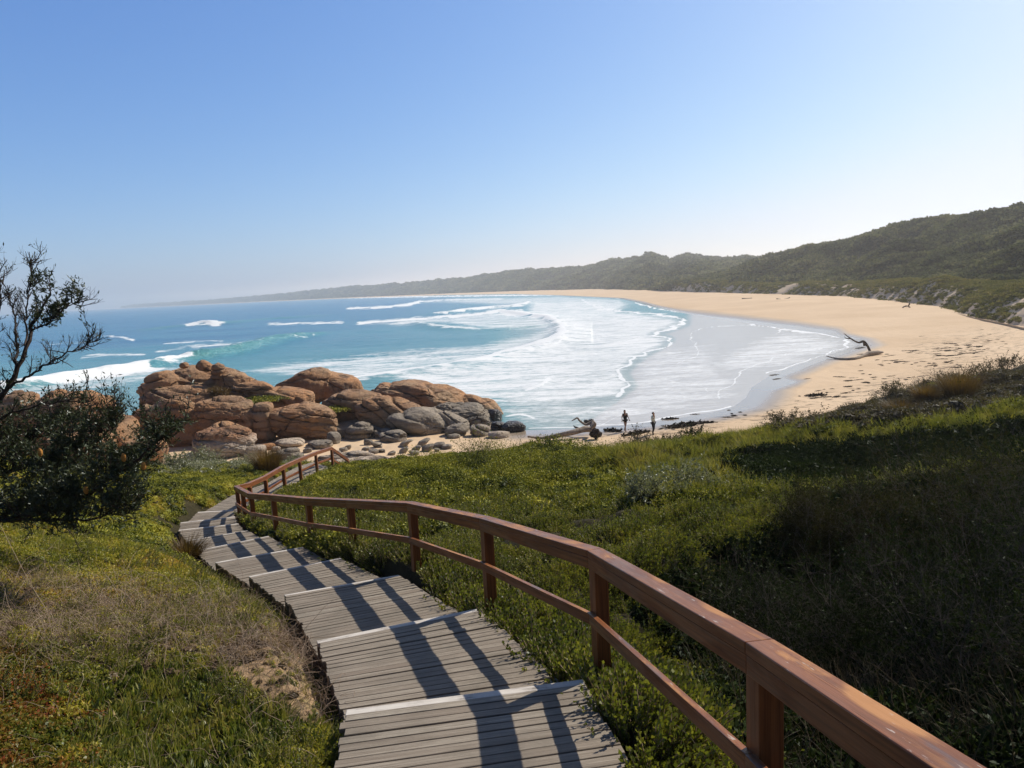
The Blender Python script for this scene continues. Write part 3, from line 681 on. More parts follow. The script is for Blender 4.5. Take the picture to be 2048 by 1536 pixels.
# deck behind the camera: carry on uphill
n0d = (NR[0]-NR[1]); 
POST_PX = [(1490,1284,2.85),(1174,1101,5.2),(957,1036,7.5),(812,1006,9.75),(690,1000,12.0),(607,996.5,13.7),(538,990,16.1),(495,987,18.2),(478,978,19.4),(467,972,20.5),(493,966,21.8),(525,952,23.3),(561,931.5,25.2),(594,917,27.8),(627,904,30.3),(659,894,32.8),(693,918,35.2)]
RT = [at(u, v, zc) for u, v, zc in POST_PX]
RT.insert(0, np.array([1.19, .40, CAMZ-.93])); RT.insert(0, np.array([1.22, -1.9, CAMZ-.50]))
RT[1] = RT[2]+ (at(1862, 1534, 1.72)-RT[2])*2.15
RT[0] = RT[1]+(RT[1]-RT[2])*.9
RH = .97
def hexa(bm, lay, A, B, wA, wB, zb, zt, rnd, off=0.0):
    """beam from A to B; wA/wB = horizontal half-width vectors at the ends; zb/zt vertical offsets"""
    L = float(np.linalg.norm(B-A)); vs = []
    for P, wv, al in ((A, wA, 0.0), (B, wB, L)):
        for sx, sz in ((-1, zb), (1, zb), (1, zt), (-1, zt)):
            q = P+wv*sx+np.array([0, 0, sz]); v = bm.verts.new(q); v[lay] = Vector((al, sx*np.linalg.norm(wv)+sz, rnd)); vs.append(v)
    for f in ((3, 2, 1, 0), (4, 5, 6, 7), (0, 1, 5, 4), (1, 2, 6, 5), (2, 3, 7, 6), (3, 0, 4, 7)): bm.faces.new([vs[i] for i in f])
def newbm():
    bm = bmesh.new(); return bm, bm.verts.layers.float_vector.new('bc')
def finish(bm, name, mat, parent, bev=0.0, seg=2):
    bmesh.ops.recalc_face_normals(bm, faces=bm.faces)
    me = bpy.data.meshes.new(name); bm.to_mesh(me); bm.free(); me.materials.append(mat); o = obj(name, me, parent)
    if bev:
        m = o.modifiers.new('bevel', 'BEVEL'); m.width = bev; m.segments = seg; m.limit_method = 'ANGLE'; m.harden_normals = False
        for p in me.polygons: p.use_smooth = False
    return o
def hdir(a, b): d = np.array([b[0]-a[0], b[1]-a[1], 0]); return d/np.linalg.norm(d)
BW = empty('boardwalk'); tag(BW, 'weathered grey timber boardwalk with white-edged steps winding down to the beach', 'boardwalk')
def platform(NLn, NRn, FL, FR, nose=True, k=0):
    """near edge (NLn,NRn) to far edge (FL,FR); boards run across"""
    bm, lay = newbm(); Lc = np.linalg.norm((FL+FR)/2-(NLn+NRn)/2); nb = max(2, int(round((Lc-(.07 if nose else 0))/.098)))
    tN = 1-(.075/Lc if nose else 0)
    for i in range(nb):
        t0 = tN*i/nb; t1 = tN*(i+1)/nb; gp = .009/Lc
        t0 += gp*rng.uniform(.3, 1.1); t1 -= gp*rng.uniform(.3, 1.1)
        l0 = NLn+(FL-NLn)*t0; l1 = NLn+(FL-NLn)*t1; q0 = NRn+(FR-NRn)*t0; q1 = NRn+(FR-NRn)*t1
        lm = (l0+l1)/2; rm = (q0+q1)/2; ax = hdir(lm, rm); e = rng.normal(0, .010, 2); dz = rng.normal(0, .003)
        lm = lm-ax*(.0+e[0])+np.array([0, 0, dz]); rm = rm+ax*(.0+e[1])+np.array([0, 0, dz+rng.normal(0, .001)])
        hexa(bm, lay, lm, rm, (l1-l0)/2*np.array([1, 1, 1]), (q1-q0)/2, -.032, 0.0, rng.random()*9)
    o = finish(bm, 'deck_boards', MAT['deck'], BW, .003 if k < 6 else 0, 1)
    if nose:
        bm, lay = newbm(); d = (FL+FR)/2-(NLn+NRn)/2; d = d/np.linalg.norm(d); hw = d*.044
        hexa(bm, lay, FL-hw, FR-hw, hw, hw, -.04, .004, rng.random()*9)
        finish(bm, 'step_nosing', MAT['nose'], BW, .006, 2)
        bm, lay = newbm(); hexa(bm, lay, FL-d*.01, FR-d*.01, d*.008, d*.008, -.20, -.041, rng.random()*9)
        finish(bm, 'riser', MAT['deck'], BW)
    # side stringers
    for A, B in ((NLn, FL), (NRn, FR)):
        bm, lay = newbm(); sd_ = hdir(NLn, NRn)*(1 if A is NLn else -1); w_ = sd_*.02
        hexa(bm, lay, A+sd_*.03, B+sd_*.03, w_, w_, -.2, -.033, rng.random()*9); finish(bm, 'stringer', MAT['driftdark'], BW)
dn = np.array([0, 0, -.16])
# near platform reaches back under the camera
back = hdir(NR[1], NR[0]); up_ = np.array([0, 0, 1])
bR = at(1268, 1545, 3.6); bR = np.array([bR[0]-.0, bR[1], NR[0][2]+.30]); 
NB_R = NR[0]+np.array([.42, -2.6, .33]); NB_L = NB_R+np.array([-1.70, -.12, 0])
q = onz(660, 1536, NR[0][2]+.17); dq = (q-NL[0]); NB_L = NL[0]+dq*(2.6/max(.3, -dq[1])); NB_L[2] = NB_R[2]
q = onz(1262, 1530, NR[0][2]+.17); dq = (q-NR[0]); NB_R = NR[0]+dq*(2.55/max(.3, -dq[1])); NB_R[2] = NB_L[2]
platform(NB_L, NB_R, NL[0], NR[0], True, 0)
platform(NB_L+np.array([0, -2.2, .55]), NB_R+np.array([0, -2.2, .55]), NB_L+np.array([0, .05, .16]), NB_R+np.array([0, .05, .16]), True, 0)
for k in range(1, len(NR)):
    b = (NL[k-1]+NR[k-1]-NL[k]-NR[k]); b[2] = 0; b = b/np.linalg.norm(b)*.06
    A = NL[k-1].copy(); B = NR[k-1].copy(); w_ = hdir(A, B)
    platform(A+b+dn, B+b+dn, NL[k], NR[k], True, k)
ramp = [((464,990),(527,1004,23.2)),((520,953),(563,985,25.2)),((560,940),(596,963,27.8)),((593,931),(629,946,30.3)),((622,923),(661,935,32.8))]
pl_, pr_ = NL[-1]+dn*.6, NR[-1]+dn*.6
for k, (l, r) in enumerate(ramp):
    R_ = at(*r); L_ = onz(l[0], l[1], R_[2]); wv = L_-R_; wl = np.linalg.norm(wv); L_ = R_+wv/wl*np.clip(wl, 1.35, 1.75)
    platform(pl_, pr_, L_, R_, False, 8+k); pl_, pr_ = L_, R_
# last flight down to the sand
dfl = hdir(pl_*.5+pr_*.5, np.array([pl_[0]*.5+pr_[0]*.5+.25, pl_[1]+2, 0]))
for k in range(7):
    a = dfl*(.38*k); b = dfl*(.38*(k+1)); dz = np.array([0, 0, -.2*(k+1)])
    platform(pl_+a+dz, pr_+a+dz, pl_+b+dz, pr_+b+dz, True, 9)
DECKC = [(NB_L+NB_R)/2+np.array([0, -2.2, .5])]+[(NB_L+NB_R)/2]+[(a+b)/2 for a, b in zip(NL, NR)]
for (l, r) in ramp:
    R_ = at(*r); DECKC.append(R_+np.array([-.75, 0, 0]))
DECKC.append(DECKC[-1]+dfl*2.7+np.array([0, 0, -1.3])); DECKC = np.array(DECKC)
# railing
HRL = empty('handrail'); tag(HRL, 'red-brown timber handrail on square posts along the right side of the boardwalk', 'handrail')
nP = len(RT); nvec = []
for i in range(nP):
    d1 = hdir(RT[max(i-1, 0)], RT[max(i, 1)]); d2 = hdir(RT[min(i, nP-2)], RT[min(i+1, nP-1)])
    bs = d1+d2; bs /= np.linalg.norm(bs); c = max(.75, float(bs @ d1)); nv = np.array([bs[1], -bs[0], 0])/c; nvec.append(nv)   # to the right of travel
# front face of the rail was measured: shift centre line to the right by half a width
HWR = .062
CL = [RT[i]+nvec[i]*HWR for i in range(nP)]
for i in range(nP-1):
    A, B = CL[i], CL[i+1]
    bm, lay = newbm(); hexa(bm, lay, A, B, nvec[i]*HWR, nvec[i+1]*HWR, -.055, 0, rng.random()*9); finish(bm, 'cap_board', MAT['rail'], HRL, .008, 3)
    bm, lay = newbm(); hexa(bm, lay, A, B, nvec[i]*(HWR-.004), nvec[i+1]*(HWR-.004), -.142, -.057, rng.random()*9); finish(bm, 'rail_beam', MAT['rail'], HRL, .004, 2)
    mA = A-nvec[i]*(HWR-.016); mB = B-nvec[i+1]*(HWR-.016)
    bm, lay = newbm(); hexa(bm, lay, mA, mB, nvec[i]*.019, nvec[i+1]*.021, -.585, -.498, rng.random()*9); finish(bm, 'mid_rail', MAT['rail'], HRL, .004, 2)
for i in range(nP):
    c = CL[i]+nvec[i]*.028*0; td = np.array([-nvec[i][1], nvec[i][0], 0]); td /= np.linalg.norm(td); nn_ = nvec[i]/np.linalg.norm(nvec[i])
    bm, lay = newbm(); hw = .059
    A = c+nn_*.022+np.array([0, 0, -.143]); L_ = 1.25 if i < nP-1 else .9
    vs = []
    for zz in (-L_, 0):
        for sx, sy in ((-1, -1), (1, -1), (1, 1), (-1, 1)):
            q = A+nn_*sx*hw*.92+td*sy*hw+np.array([0, 0, zz]); v = bm.verts.new(q); v[lay] = Vector((zz, sx*hw+sy*hw*.7, i*1.7)); vs.append(v)
    for f in ((3, 2, 1, 0), (4, 5, 6, 7), (0, 1, 5, 4), (1, 2, 6, 5), (2, 3, 7, 6), (3, 0, 4, 7)): bm.faces.new([vs[j] for j in f])
    finish(bm, 'post', MAT['rail'], HRL, .005, 2)
#@@SECTION ground
ctl = [ # u, v, zc
 (650,1440,5.4),(560,1310,6.5),(300,1500,4.9),(0,1500,4.6),(0,1250,6.8),(-300,1300,5.5),(300,1220,8.2),(470,1200,9.3),(640,1330,6.2),(370,1120,13.4),(330,1060,17),(200,1080,12),(0,1080,10),(-300,1000,10),(-600,1000,10),
 (300,1012,18.5),(370,1018,21),(300,995,22),(450,990,24),(350,962,28),(200,930,27),(0,930,24),(-300,900,25),(500,955,29.5),(430,925,36),(560,934,34),(620,927,37),
 (1290,1440,4.5),(1240,1370,5.4),(1080,1260,7.2),(1130,1190,8.0),(1000,1200,8.6),(1250,1160,8.4),(1024,1085,11.2),(850,1110,10.6),(740,1085,12.8),(640,1070,15.1),(590,1062,16.6),(560,1045,19.5),(540,1030,20.8),(600,1010,22.4),(620,985,24.6),
 (700,1022,19),(900,1000,19),(1100,1000,18.5),(1200,965,22),(1000,950,26),(750,952,29),(650,975,26),(690,942,32),(720,930,36),(860,926,35),(1000,915,35),(1120,902,36),(1300,904,34),(1250,935,28),(1400,960,22),
 (1350,1075,10.0),(1450,1000,12),(1560,985,12.5),(1700,1000,12),(1850,975,11.5),(2048,925,11),(2300,850,11),(1350,1120,8.7),(1450,1090,9.6),(1600,1065,9.9),(1800,1045,9.3),(2000,1010,9.0),(1400,1250,8.6),(1600,1290,8.5),(1800,1290,7.8),(2000,1290,7.2),(1500,1420,6.3),(1650,1440,5.8),(1800,1440,5.6),(2048,1380,5.6),(2400,1300,4.8),(1560,1500,5.0),
 (1500,968,23.2),(1700,980,21.8),(1900,955,21),(2100,920,20.6),(1500,915,24.6),(1700,898,23),(1900,880,22.2),(2100,850,22),(1500,880,31),(1700,860,33),(1900,820,34),(2100,770,36),(1400,890,36),(1536,866,38),(1640,835,41),(1750,805,44),(1850,775,47),(1950,752,50),(2100,715,54),(2400,640,60),
 ]
cp = [at(*q) for q in ctl]
# canopy slips under the sand beyond the vegetation edge
for u, v, zc in ((250,905,40),(430,912,44),(560,906,45),(700,905,45),(850,890,47),(1000,880,50),(1120,872,51),(1250,876,47),(1400,868,47),(1536,842,49),(1650,815,53),(1750,790,56),(1850,757,60),(1960,732,66),(2100,695,72),(2400,620,80),(0,900,42),(-400,900,42)):
    p = at(u, v, zc); p[2] = sand_h(p[0], p[1])-.35; cp.append(p)
    d = p-CAM; d[2] = 0; e = p+d/np.linalg.norm(d)*14; e[2] = sand_h(e[0], e[1])-2.0; cp.append(e)
cp += [np.array(q, float) for q in ((-3, -3, 10.6), (-12, -3, 11.5), (4, -3, 9.8), (12, -3, 10.6), (-8, 2, 10.2), (1.9, 1.0, 8.6), (2.2, 3, 8.4), (5, 1, 8.9))]
cp = np.array(cp)
def rbf_fit(C, lam=.02):
    n = len(C); d = np.hypot(C[:, None, 0]-C[None, :, 0], C[:, None, 1]-C[None, :, 1])
    sc_ = np.log1p(C[:, 1].clip(0)/6.0)  # unused scale hint
    K = d + lam*np.eye(n); Pm = np.column_stack([np.ones(n), C[:, 0], C[:, 1]])
    A = np.block([[K, Pm], [Pm.T, np.zeros((3, 3))]]); b = np.concatenate([C[:, 2], np.zeros(3)]); return np.linalg.solve(A, b)
RBF = rbf_fit(cp)
def rbf(x, y):
    r = RBF[-3]+RBF[-2]*x+RBF[-1]*y
    for k in range(len(cp)): r = r+RBF[k]*np.hypot(x-cp[k, 0], y-cp[k, 1])
    return r
RP = np.array(CL)
def ground_h(x, y, detail=True):
    z = rbf(x, y)
    P = np.stack([x, y, z], -1); u, v, zc = proj(P)
    dk, sg, par = seg_dist(x, y, [(q[0], q[1]) for q in DECKC])
    leftside = sg > 0
    near = sstep(.9, 2.8, dk)
    rightz = (~leftside)
    cush = rightz*sstep(13, 19, y)
    wx = x+.35*vn(x*.8, y*.8, s=71); wy = y+.5*vn(x*.8, y*.8, s=72); puff = np.maximum(dome(wx/2.3, wy/2.3, 41), .75*dome(wx/1.3+7, wy/1.3, 42))
    flat = sstep(.1, .8, fbm(x*.09, y*.09, s=77)+.3)
    b = cush*(.85*(dome(x/4.4+3, y/4.4, 46)-.62)+(.5+.45*flat)*(1.6*puff**.8-1.15)+.38*dome(wx/.85, wy/.85, 43)-.32+.35*fbm(x*.22, y*.22, s=78)) -.38*cush*sstep(23, 33, y) + rightz*(1-cush)*(.26*fbm(x*.7, y*.7, s=45)+.50*dome(wx/.9, wy/.9, 44)-.50) + leftside*(.10*fbm(x*.8, y*.8, s=47)+.05*vn(x*2.5, y*2.5, s=48))
    z = z+b*near*(1 if detail else 0)*sstep(.2, 1.8, z-1.3)
    dz = np.interp(par, np.arange(len(DECKC)), DECKC[:, 2])
    cap = dz-.34+sstep(.80, 1.6, dk)*1.0+np.maximum(0, dk-1.6)*1.2
    capR = dz-.34+sstep(.84, 1.15, dk)*.72+np.maximum(0, dk-1.2)*1.2
    z = np.minimum(z, np.where(leftside, dz-.30+sstep(.80, 1.3, dk)*.35+np.maximum(0, dk-1.2)*.8, capR))
    return z
az = np.radians(np.linspace(-75, 75, 900)); dd = np.concatenate([np.linspace(.2, 2.2, 18), np.geomspace(2.3, 90, 420)])
X = dd[:, None]*np.sin(az)[None]; Y = dd[:, None]*np.cos(az)[None]-.6
Z = ground_h(X, Y); pu, pvv, _ = proj(np.stack([X, Y, Z], -1))
sandy = np.maximum(field([(430,1290),(500,1262),(570,1245),(640,1262),(655,1330),(660,1420),(600,1425),(530,1385),(450,1350)], 1.0, 30), field([(590,1420),(690,1420),(680,1560),(560,1560)], .6, 30))
sandy = np.maximum(sandy, sstep(.5, .0, Z-beach_z(X, Y)[0])*.8)
me = npmesh('ground', np.stack([X, Y, Z], -1).reshape(-1, 3), grid_faces(*X.shape)[:, ::-1], MAT['soil'], {'sandy': sandy.ravel()}, True)
tag(obj('ground', me), kind='structure')
#@@SECTION groundcover
# candidate points: uniform-ish in log radius with density falling with distance
def cand(n, rmin, rmax, pw):
    r = (rmin**pw+rng.random(n)*(rmax**pw-rmin**pw))**(1/pw); a = np.radians(-46+92*rng.random(n))
    x = r*np.sin(a); y = r*np.cos(a)-.4; z = ground_h(x, y)
    gx = (ground_h(x+.12, y)-z)/.12; gy = (ground_h(x, y+.12)-z)/.12; nr_ = norm(np.stack([-gx, -gy, np.ones(n)], -1))
    bz, s_ = beach_z(x, y); u, v, zc = proj(np.stack([x, y, z], -1))
    dk, sg, par = seg_dist(x, y, [(q[0], q[1]) for q in DECKC])
    ok = (z > bz+.02) & (y > .8)
    return dict(nr=nr_, x=x, y=y, z=z, u=u, v=v, zc=zc, dk=dk, left=sg > 0, ok=ok, r=r, n=n, edge=z-bz)
def emit(name, c, m, variants, smin, smax, tilt, label, cat='ground cover', dist_scale=0.0, zoff=0.0, align=.9):
    i = np.nonzero(m & c['ok'])[0]; n = len(i)
    if n == 0: return
    s_ = (smin+(smax-smin)*rng.random(n))*(1+dist_scale*np.maximum(0, c['r'][i]-8)/10)*np.where((c['dk'][i] < 1.5) & ~c['left'][i] & (c['r'][i] < 15), 1.35, 1.0)
    P = np.stack([c['x'][i], c['y'][i], c['z'][i]+zoff*s_], -1)
    nn_ = norm(c['nr'][i]*np.array([align, align, 1.0])+rng.normal(0, tilt, (n, 3))*np.array([1, 1, 0])); ph = rng.random(n)*6.28
    mx = nn_[:, 0]*np.cos(ph)+nn_[:, 1]*np.sin(ph); my = -nn_[:, 0]*np.sin(ph)+nn_[:, 1]*np.cos(ph)
    rot = np.stack([-np.arcsin(np.clip(my, -1, 1)), np.arctan2(mx, nn_[:, 2]), ph], -1)
    print('SCATTER', name, n)
    scatter(name, P, rot, np.stack([s_]*3, -1), rng.integers(0, len(variants), n), variants, label, cat)
def zf(c, poly, soft=40):   # fuzzy zone membership from the ground footprint
    global pu, pvv
    pu, pvv = c['u'], c['v']; return rng.random(c['n']) < field(poly, 1.0, soft)
V_sprig = [sprig(i) for i in range(5)]
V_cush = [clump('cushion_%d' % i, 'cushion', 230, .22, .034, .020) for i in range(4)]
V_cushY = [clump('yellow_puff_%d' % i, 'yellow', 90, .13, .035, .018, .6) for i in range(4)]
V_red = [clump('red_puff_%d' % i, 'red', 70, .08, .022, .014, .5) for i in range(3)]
V_pig = [fleshy('fleshy_%d' % i, 'pigface') for i in range(5)]
V_grass = [blades('grass_%d' % i, 'grass') for i in range(4)]
V_dry = [drystems('dry_%d' % i) for i in range(4)]
V_dryl = [drystems('dry_long_%d' % i, 3, 1.3) for i in range(3)]
V_twig = [drystems('twigs_%d' % i, 10, .35, False) for i in range(3)]
V_twigd = [drystems('dark_twigs_%d' % i, 12, .4, False) for i in range(3)]
for q_ in V_twigd: q_.data.materials[0] = MAT['brown']
V_silv = [clump('silver_%d' % i, 'silver', 60, .16, .07, .02, .9) for i in range(3)]
V_brown = [clump('brown_%d' % i, 'brown', 110, .28, .06, .02, 1.0) for i in range(3)]
V_brownp = [clump('dry_puff_%d' % i, 'drypuff', 60, .16, .035, .010, .7) for i in range(3)]
V_darkc = [clump('dark_%d' % i, 'dark', 90, .2, .05, .022, .9) for i in range(3)]
# right side
c = cand(60000, 2.0, 17, 1.15); R_ = ~c['left'] & (c['dk'] > .84)
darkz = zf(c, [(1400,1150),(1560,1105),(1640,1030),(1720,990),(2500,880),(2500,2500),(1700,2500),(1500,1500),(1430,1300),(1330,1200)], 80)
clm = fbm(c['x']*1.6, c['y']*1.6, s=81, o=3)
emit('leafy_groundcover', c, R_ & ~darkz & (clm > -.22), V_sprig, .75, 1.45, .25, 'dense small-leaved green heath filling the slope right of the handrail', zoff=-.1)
emit('shade_toned_groundcover', c, R_ & darkz & (rng.random(c['n']) < .6), V_darkc+V_twigd[:1], .8, 1.5, .25, 'leaf litter and low brush coloured dark as shade in the hollow at lower right')  # hollow's shade is put into the near-black leaf colour
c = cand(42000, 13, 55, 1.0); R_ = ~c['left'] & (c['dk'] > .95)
emit('dark_crease_cover', c, R_ & (rng.random(c['n']) < .16) & (c['edge'] > .6) & (c['dk'] > 1.3), V_darkc, .7, 1.2, .2, 'low plants coloured dark as shade in the gaps between the cushion bushes')  # dark leaf colour paints the shade between mounds
grassz = zf(c, [(1190,905),(1300,890),(1500,872),(1900,845),(2300,800),(2300,900),(1900,905),(1500,915),(1500,990),(1300,1000),(1240,960)], 40)
brownz = (c['edge'] < 1.2+.6*rng.random(c['n'])) & (c['u'] > 1180) | zf(c, [(1540,850),(1700,810),(2048,735),(2400,660),(2400,780),(2048,800),(1850,850),(1540,862)], 20)
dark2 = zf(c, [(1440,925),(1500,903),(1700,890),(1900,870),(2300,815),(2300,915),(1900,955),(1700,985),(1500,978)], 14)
mixed = zf(c, [(480,1060),(620,1000),(1300,1010),(1500,980),(2300,900),(2300,1200),(1200,1100),(700,1120)], 50)
wx_ = c['x']+.35*vn(c['x']*.8, c['y']*.8, s=71); wy_ = c['y']+.35*vn(c['x']*.8, c['y']*.8, s=72); pf = np.maximum(dome(wx_/2.3, wy_/2.3, 41), .75*dome(wx_/1.3+7, wy_/1.3, 42))
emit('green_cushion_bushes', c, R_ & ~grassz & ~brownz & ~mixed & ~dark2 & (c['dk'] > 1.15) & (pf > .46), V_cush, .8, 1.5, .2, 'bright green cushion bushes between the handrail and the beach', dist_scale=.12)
emit('hollow_wall_cover', c, R_ & dark2, V_darkc, .9, 1.6, .2, 'leaves coloured near-black as shade on the bank behind the hollow', dist_scale=.2)  # bank painted near-black as shade, dark even where sun reaches it
emit('mixed_groundcover', c, R_ & mixed & ~dark2, V_sprig+V_cush[:2], 1.0, 1.5, .2, 'mid green leafy cover beyond the near heath', dist_scale=.15)
emit('grassy_groundcover', c, R_ & grassz & ~brownz & ~dark2, V_grass, .9, 1.6, .25, 'olive grass growing over the rolling dune behind the bushes', dist_scale=.25)
emit('brown_groundcover', c, R_ & brownz & ~grassz & (rng.random(c['n']) < .6), V_brown, .7, 1.4, .2, 'low brown scrub along the edge of the sand', dist_scale=.1)
# left side
c = cand(70000, 2.0, 16, 1.1); L_ = c['left'] & (c['dk'] > .84)
sandz = zf(c, [(430,1300),(500,1268),(570,1250),(650,1265),(670,1340),(670,1450),(600,1455),(530,1415),(450,1375)], 26)
redz = zf(c, [(-600,1270),(60,1290),(150,1400),(170,1700),(-600,1700)], 50)
dryz = zf(c, [(-300,1120),(250,1180),(520,1240),(560,1290),(420,1330),(200,1340),(-300,1290)], 60)
pigz = zf(c, [(130,1380),(330,1300),(560,1350),(700,1420),(680,1700),(150,1700)], 60)
sel = rng.random(c['n']); ply = fbm(c['x']*.9, c['y']*.9, s=85, o=3)
emit('red_groundcover', c, L_ & redz & (sel < .8), V_red, .8, 1.5, .3, 'reddish green succulent mat at lower left')
emit('fleshy_groundcover', c, L_ & ((pigz & ((ply < .05) | (sel > .5))) | (sel < .04)) & ~sandz & ~redz, V_pig, .45, 1.0, .4, 'fleshy pointed green leaves beside the near steps', zoff=-.0)
emit('yellow_groundcover', c, L_ & ~redz & ~sandz & (sel > .08) & (sel < np.where(dryz, .42, .80)) & (~pigz | ((sel < .34) & (ply > 0))), V_cushY, .45, 1.0, .3, 'yellow-green ground cover left of the boardwalk', zoff=.0)
emit('dry_litter', c, L_ & dryz & ~redz & (rng.random(c['n']) < .22), V_brownp, .35, .8, .4, 'low brown dead scrub in the dry band at left')
emit('sprig_cover', c, L_ & ~sandz & (ply > -.05) & (sel > .42) & (sel < .55), V_sprig, .5, .9, .4, 'small leafy shoots scattered through the ground cover at left')
emit('grass_tufts', c, L_ & ~redz & ~sandz & (sel > .80) & (sel < .87), V_grass, .45, .9, .35, 'short green grass among the ground cover at left')
emit('dry_stems', c, L_ & ((dryz & (sel > .62)) | (sel > .985) | (sandz & (sel > .80))), V_dry, .4, .9, .6, 'tangled dry stems in the ground cover at left')
emit('arching_dry_stems', c, L_ & (zf(c, [(-300,1120),(500,1150),(600,1400),(-300,1450)], 80)) & (sel > .9965), V_dryl, .6, 1.1, .5, 'long arching dry stems over the ground cover at left')
emit('sparse_sand_plants', c, L_ & sandz & (sel < .30), V_cushY+V_grass+V_brownp, .16, .42, .4, 'sparse yellow tufts on the bare sandy patch')
c = cand(26000, 14, 50, 1.0); L_ = c['left'] & (c['dk'] > 1.05)
sil = zf(c, [(250,905),(600,900),(640,915),(520,935),(330,950)], 16); sel = rng.random(c['n'])
grn = zf(c, [(300,960),(400,935),(520,930),(470,985),(330,1000)], 20)
emit('silver_groundcover', c, L_ & sil & (sel < .8), V_silv, .8, 1.6, .2, 'silvery coastal scrub at the edge of the sand by the handrail')
emit('green_mat_bushes', c, L_ & grn & ~sil, V_cush, .8, 1.4, .2, 'green mat bushes left of the far boardwalk')
emit('yellow_mat_bushes', c, L_ & ~grn & ~sil, V_cushY+V_cush[:1], .9, 1.6, .2, 'yellowish mat bushes left of the boardwalk bend')
#@@SECTION shrubs
def grow(p0, d, L, rad, depth, out, bend=.25, up=.15, kids=3, spread=.8, seglen=.12):
    n = max(3, int(L/seglen)); p = np.array(p0, float); d = norm(np.array(d, float)); pts = [p.copy()]
    for i in range(n):
        d = norm(d+rng.normal(size=3)*bend+np.array([0, 0, up*.5])); p = p+d*L/n; pts.append(p.copy())
    pts = np.array(pts); out.append((pts, np.linspace(rad, rad*.45, n+1), depth))
    if depth > 0:
        for k in range(kids):
            t = .3+.7*rng.random(); i = int(t*n); q = pts[i]
            dd_ = norm(d*.5+rng.normal(size=3)*spread+np.array([0, 0, up])); grow(q, dd_, L*(.45+.3*rng.random()), rad*.5, depth-1, out, bend, up, kids, spread, seglen)
def shrub(name, loc, R, Hh, leafmat, label, nstem=6, depth=2, leaf=(.05, .02), per=14, stemr=.012, cat='shrub', group=None, woodmat='bark', up=.3, fill=0, topf=1.0, stemk=1.0):
    root = empty(name, loc); out = []
    for i in range(nstem):
        a = rng.random()*6.28; sp = rng.random()
        grow((math.cos(a)*R*.15, math.sin(a)*R*.15, -.1), (math.cos(a)*sp*R/Hh, math.sin(a)*sp*R/Hh, 1), Hh*stemk*(.6+.3*rng.random()), stemr, depth, out, .2, up, 4, .75, Hh*.14)
    v, f = strips([q[0] for q in out], [q[1] for q in out]); me = npmesh('stems', v, f, MAT[woodmat], {'rnd': rng.random(len(v))}); obj('stems', me, root)
    tips = [q[0] for q in out if q[2] == 0]
    P = []; Dv = []
    for t in tips:
        k = rng.integers(1, len(t), per); P.append(t[k]); Dv.append(norm(t[k]-t[k-1])+rng.normal(size=(per, 3))*.7)
    P = np.concatenate(P); Dv = np.concatenate(Dv)
    if fill:
        a = norm(rng.normal(size=(fill, 3))); a[:, 2] = np.abs(a[:, 2])*topf; rr_ = (.35+.65*rng.random((fill, 1)))
        bump_ = 1+.35*fbm(a[:, 0]*3, a[:, 1]*3, a[:, 2]*3, s=int(rng.integers(99)))
        Q = a*np.array([R, R, Hh])*.9*rr_*bump_[:, None]; P = np.concatenate([P, Q]); Dv = np.concatenate([Dv, a*.5+rng.normal(size=(fill, 3))*.7]); UP = np.concatenate([rng.normal(size=(len(P)-fill, 3)), a+rng.normal(size=(fill, 3))*.3])
    else: UP = None
    n = len(P); v, f = leaf_quads(P+rng.normal(size=(n, 3))*.01, Dv, leaf[0]*(.6+.8*rng.random(n)), leaf[1], up=UP)
    me = npmesh('foliage', v, f, MAT[leafmat], {'rnd': rleaf(n)}); obj('foliage', me, root)
    return tag(root, label, cat, group)
def gp(u, v, zc):      # ground point under the pixel at depth zc
    p = at(u, v, zc); z = float(ground_h(np.array([p[0]]), np.array([p[1]]))[0]); return np.array([p[0], p[1], max(z, sand_h(p[0], p[1])-.05)])
def tussock(name, loc, h, r, label, mat='tussock', n=1500):
    root = bpy.data.objects.new(name, None)
    pr = blades('tussock_blades', mat, n, h, .95, .014, r*.45, .4); me = pr.data; me.name = 'tussock'
    o = obj(name, me); o.location = [float(q) for q in loc]; return tag(o, label, 'grass tussock')
tussock('grass_tussock', gp(536, 948, 31.5), 1.25, 1.0, 'round rusty brown grass tussock beside the far bend of the boardwalk')
tussock('grass_tussock', gp(372, 1100, 14.6), .62, .35, 'olive grass tussock leaning over the left edge of the steps')
tussock('grass_tussock', gp(1918, 825, 36), 1.9, 1.3, 'large rusty brown tussock on the dune at the far right')
tussock('grass_tussock', gp(1850, 830, 37), 1.3, .9, 'smaller rusty tussock left of the large one on the dune')
tussock('grass_tussock', gp(1690, 850, 33), 1.2, 1.1, 'brown tussock right of the low brown clump at the foot of the dune scrub')
tussock('grass_tussock', gp(1800, 835, 35), 1.1, 1.2, 'pale brown tussock between two rusty ones on the dune')
shrub('silver_shrub', gp(350, 935, 31), 1.1, .8, 'silver', 'grey silvery shrub behind the green mat, left of the rusty tussock', 7, 2, (.08,.03), 14, fill=1500)
shrub('silver_shrub', gp(410, 920, 36), 1.2, .9, 'silver', 'silvery shrub at the sand edge below the banded boulder', 7, 2, (.08,.03), 14, fill=1200)
shrub('silver_shrub', gp(500, 915, 38), 1.4, .9, 'silver', 'pale green upright shrub left of the rusty tussock at the sand edge', 8, 2, (.09,.03), 14, fill=1500)
shrub('silver_shrub', gp(590, 908, 39), 1.0, .9, 'silver', 'pale shrub seen through the far handrail', 7, 2, (.09,.03), 14, fill=800)
shrub('twiggy_shrub', gp(1035, 895, 43), .9, 1.3, 'silver', 'grey twiggy shrub at the sand edge left of the fallen log', 9, 2, (.07,.025), 10, woodmat='twig', fill=300)
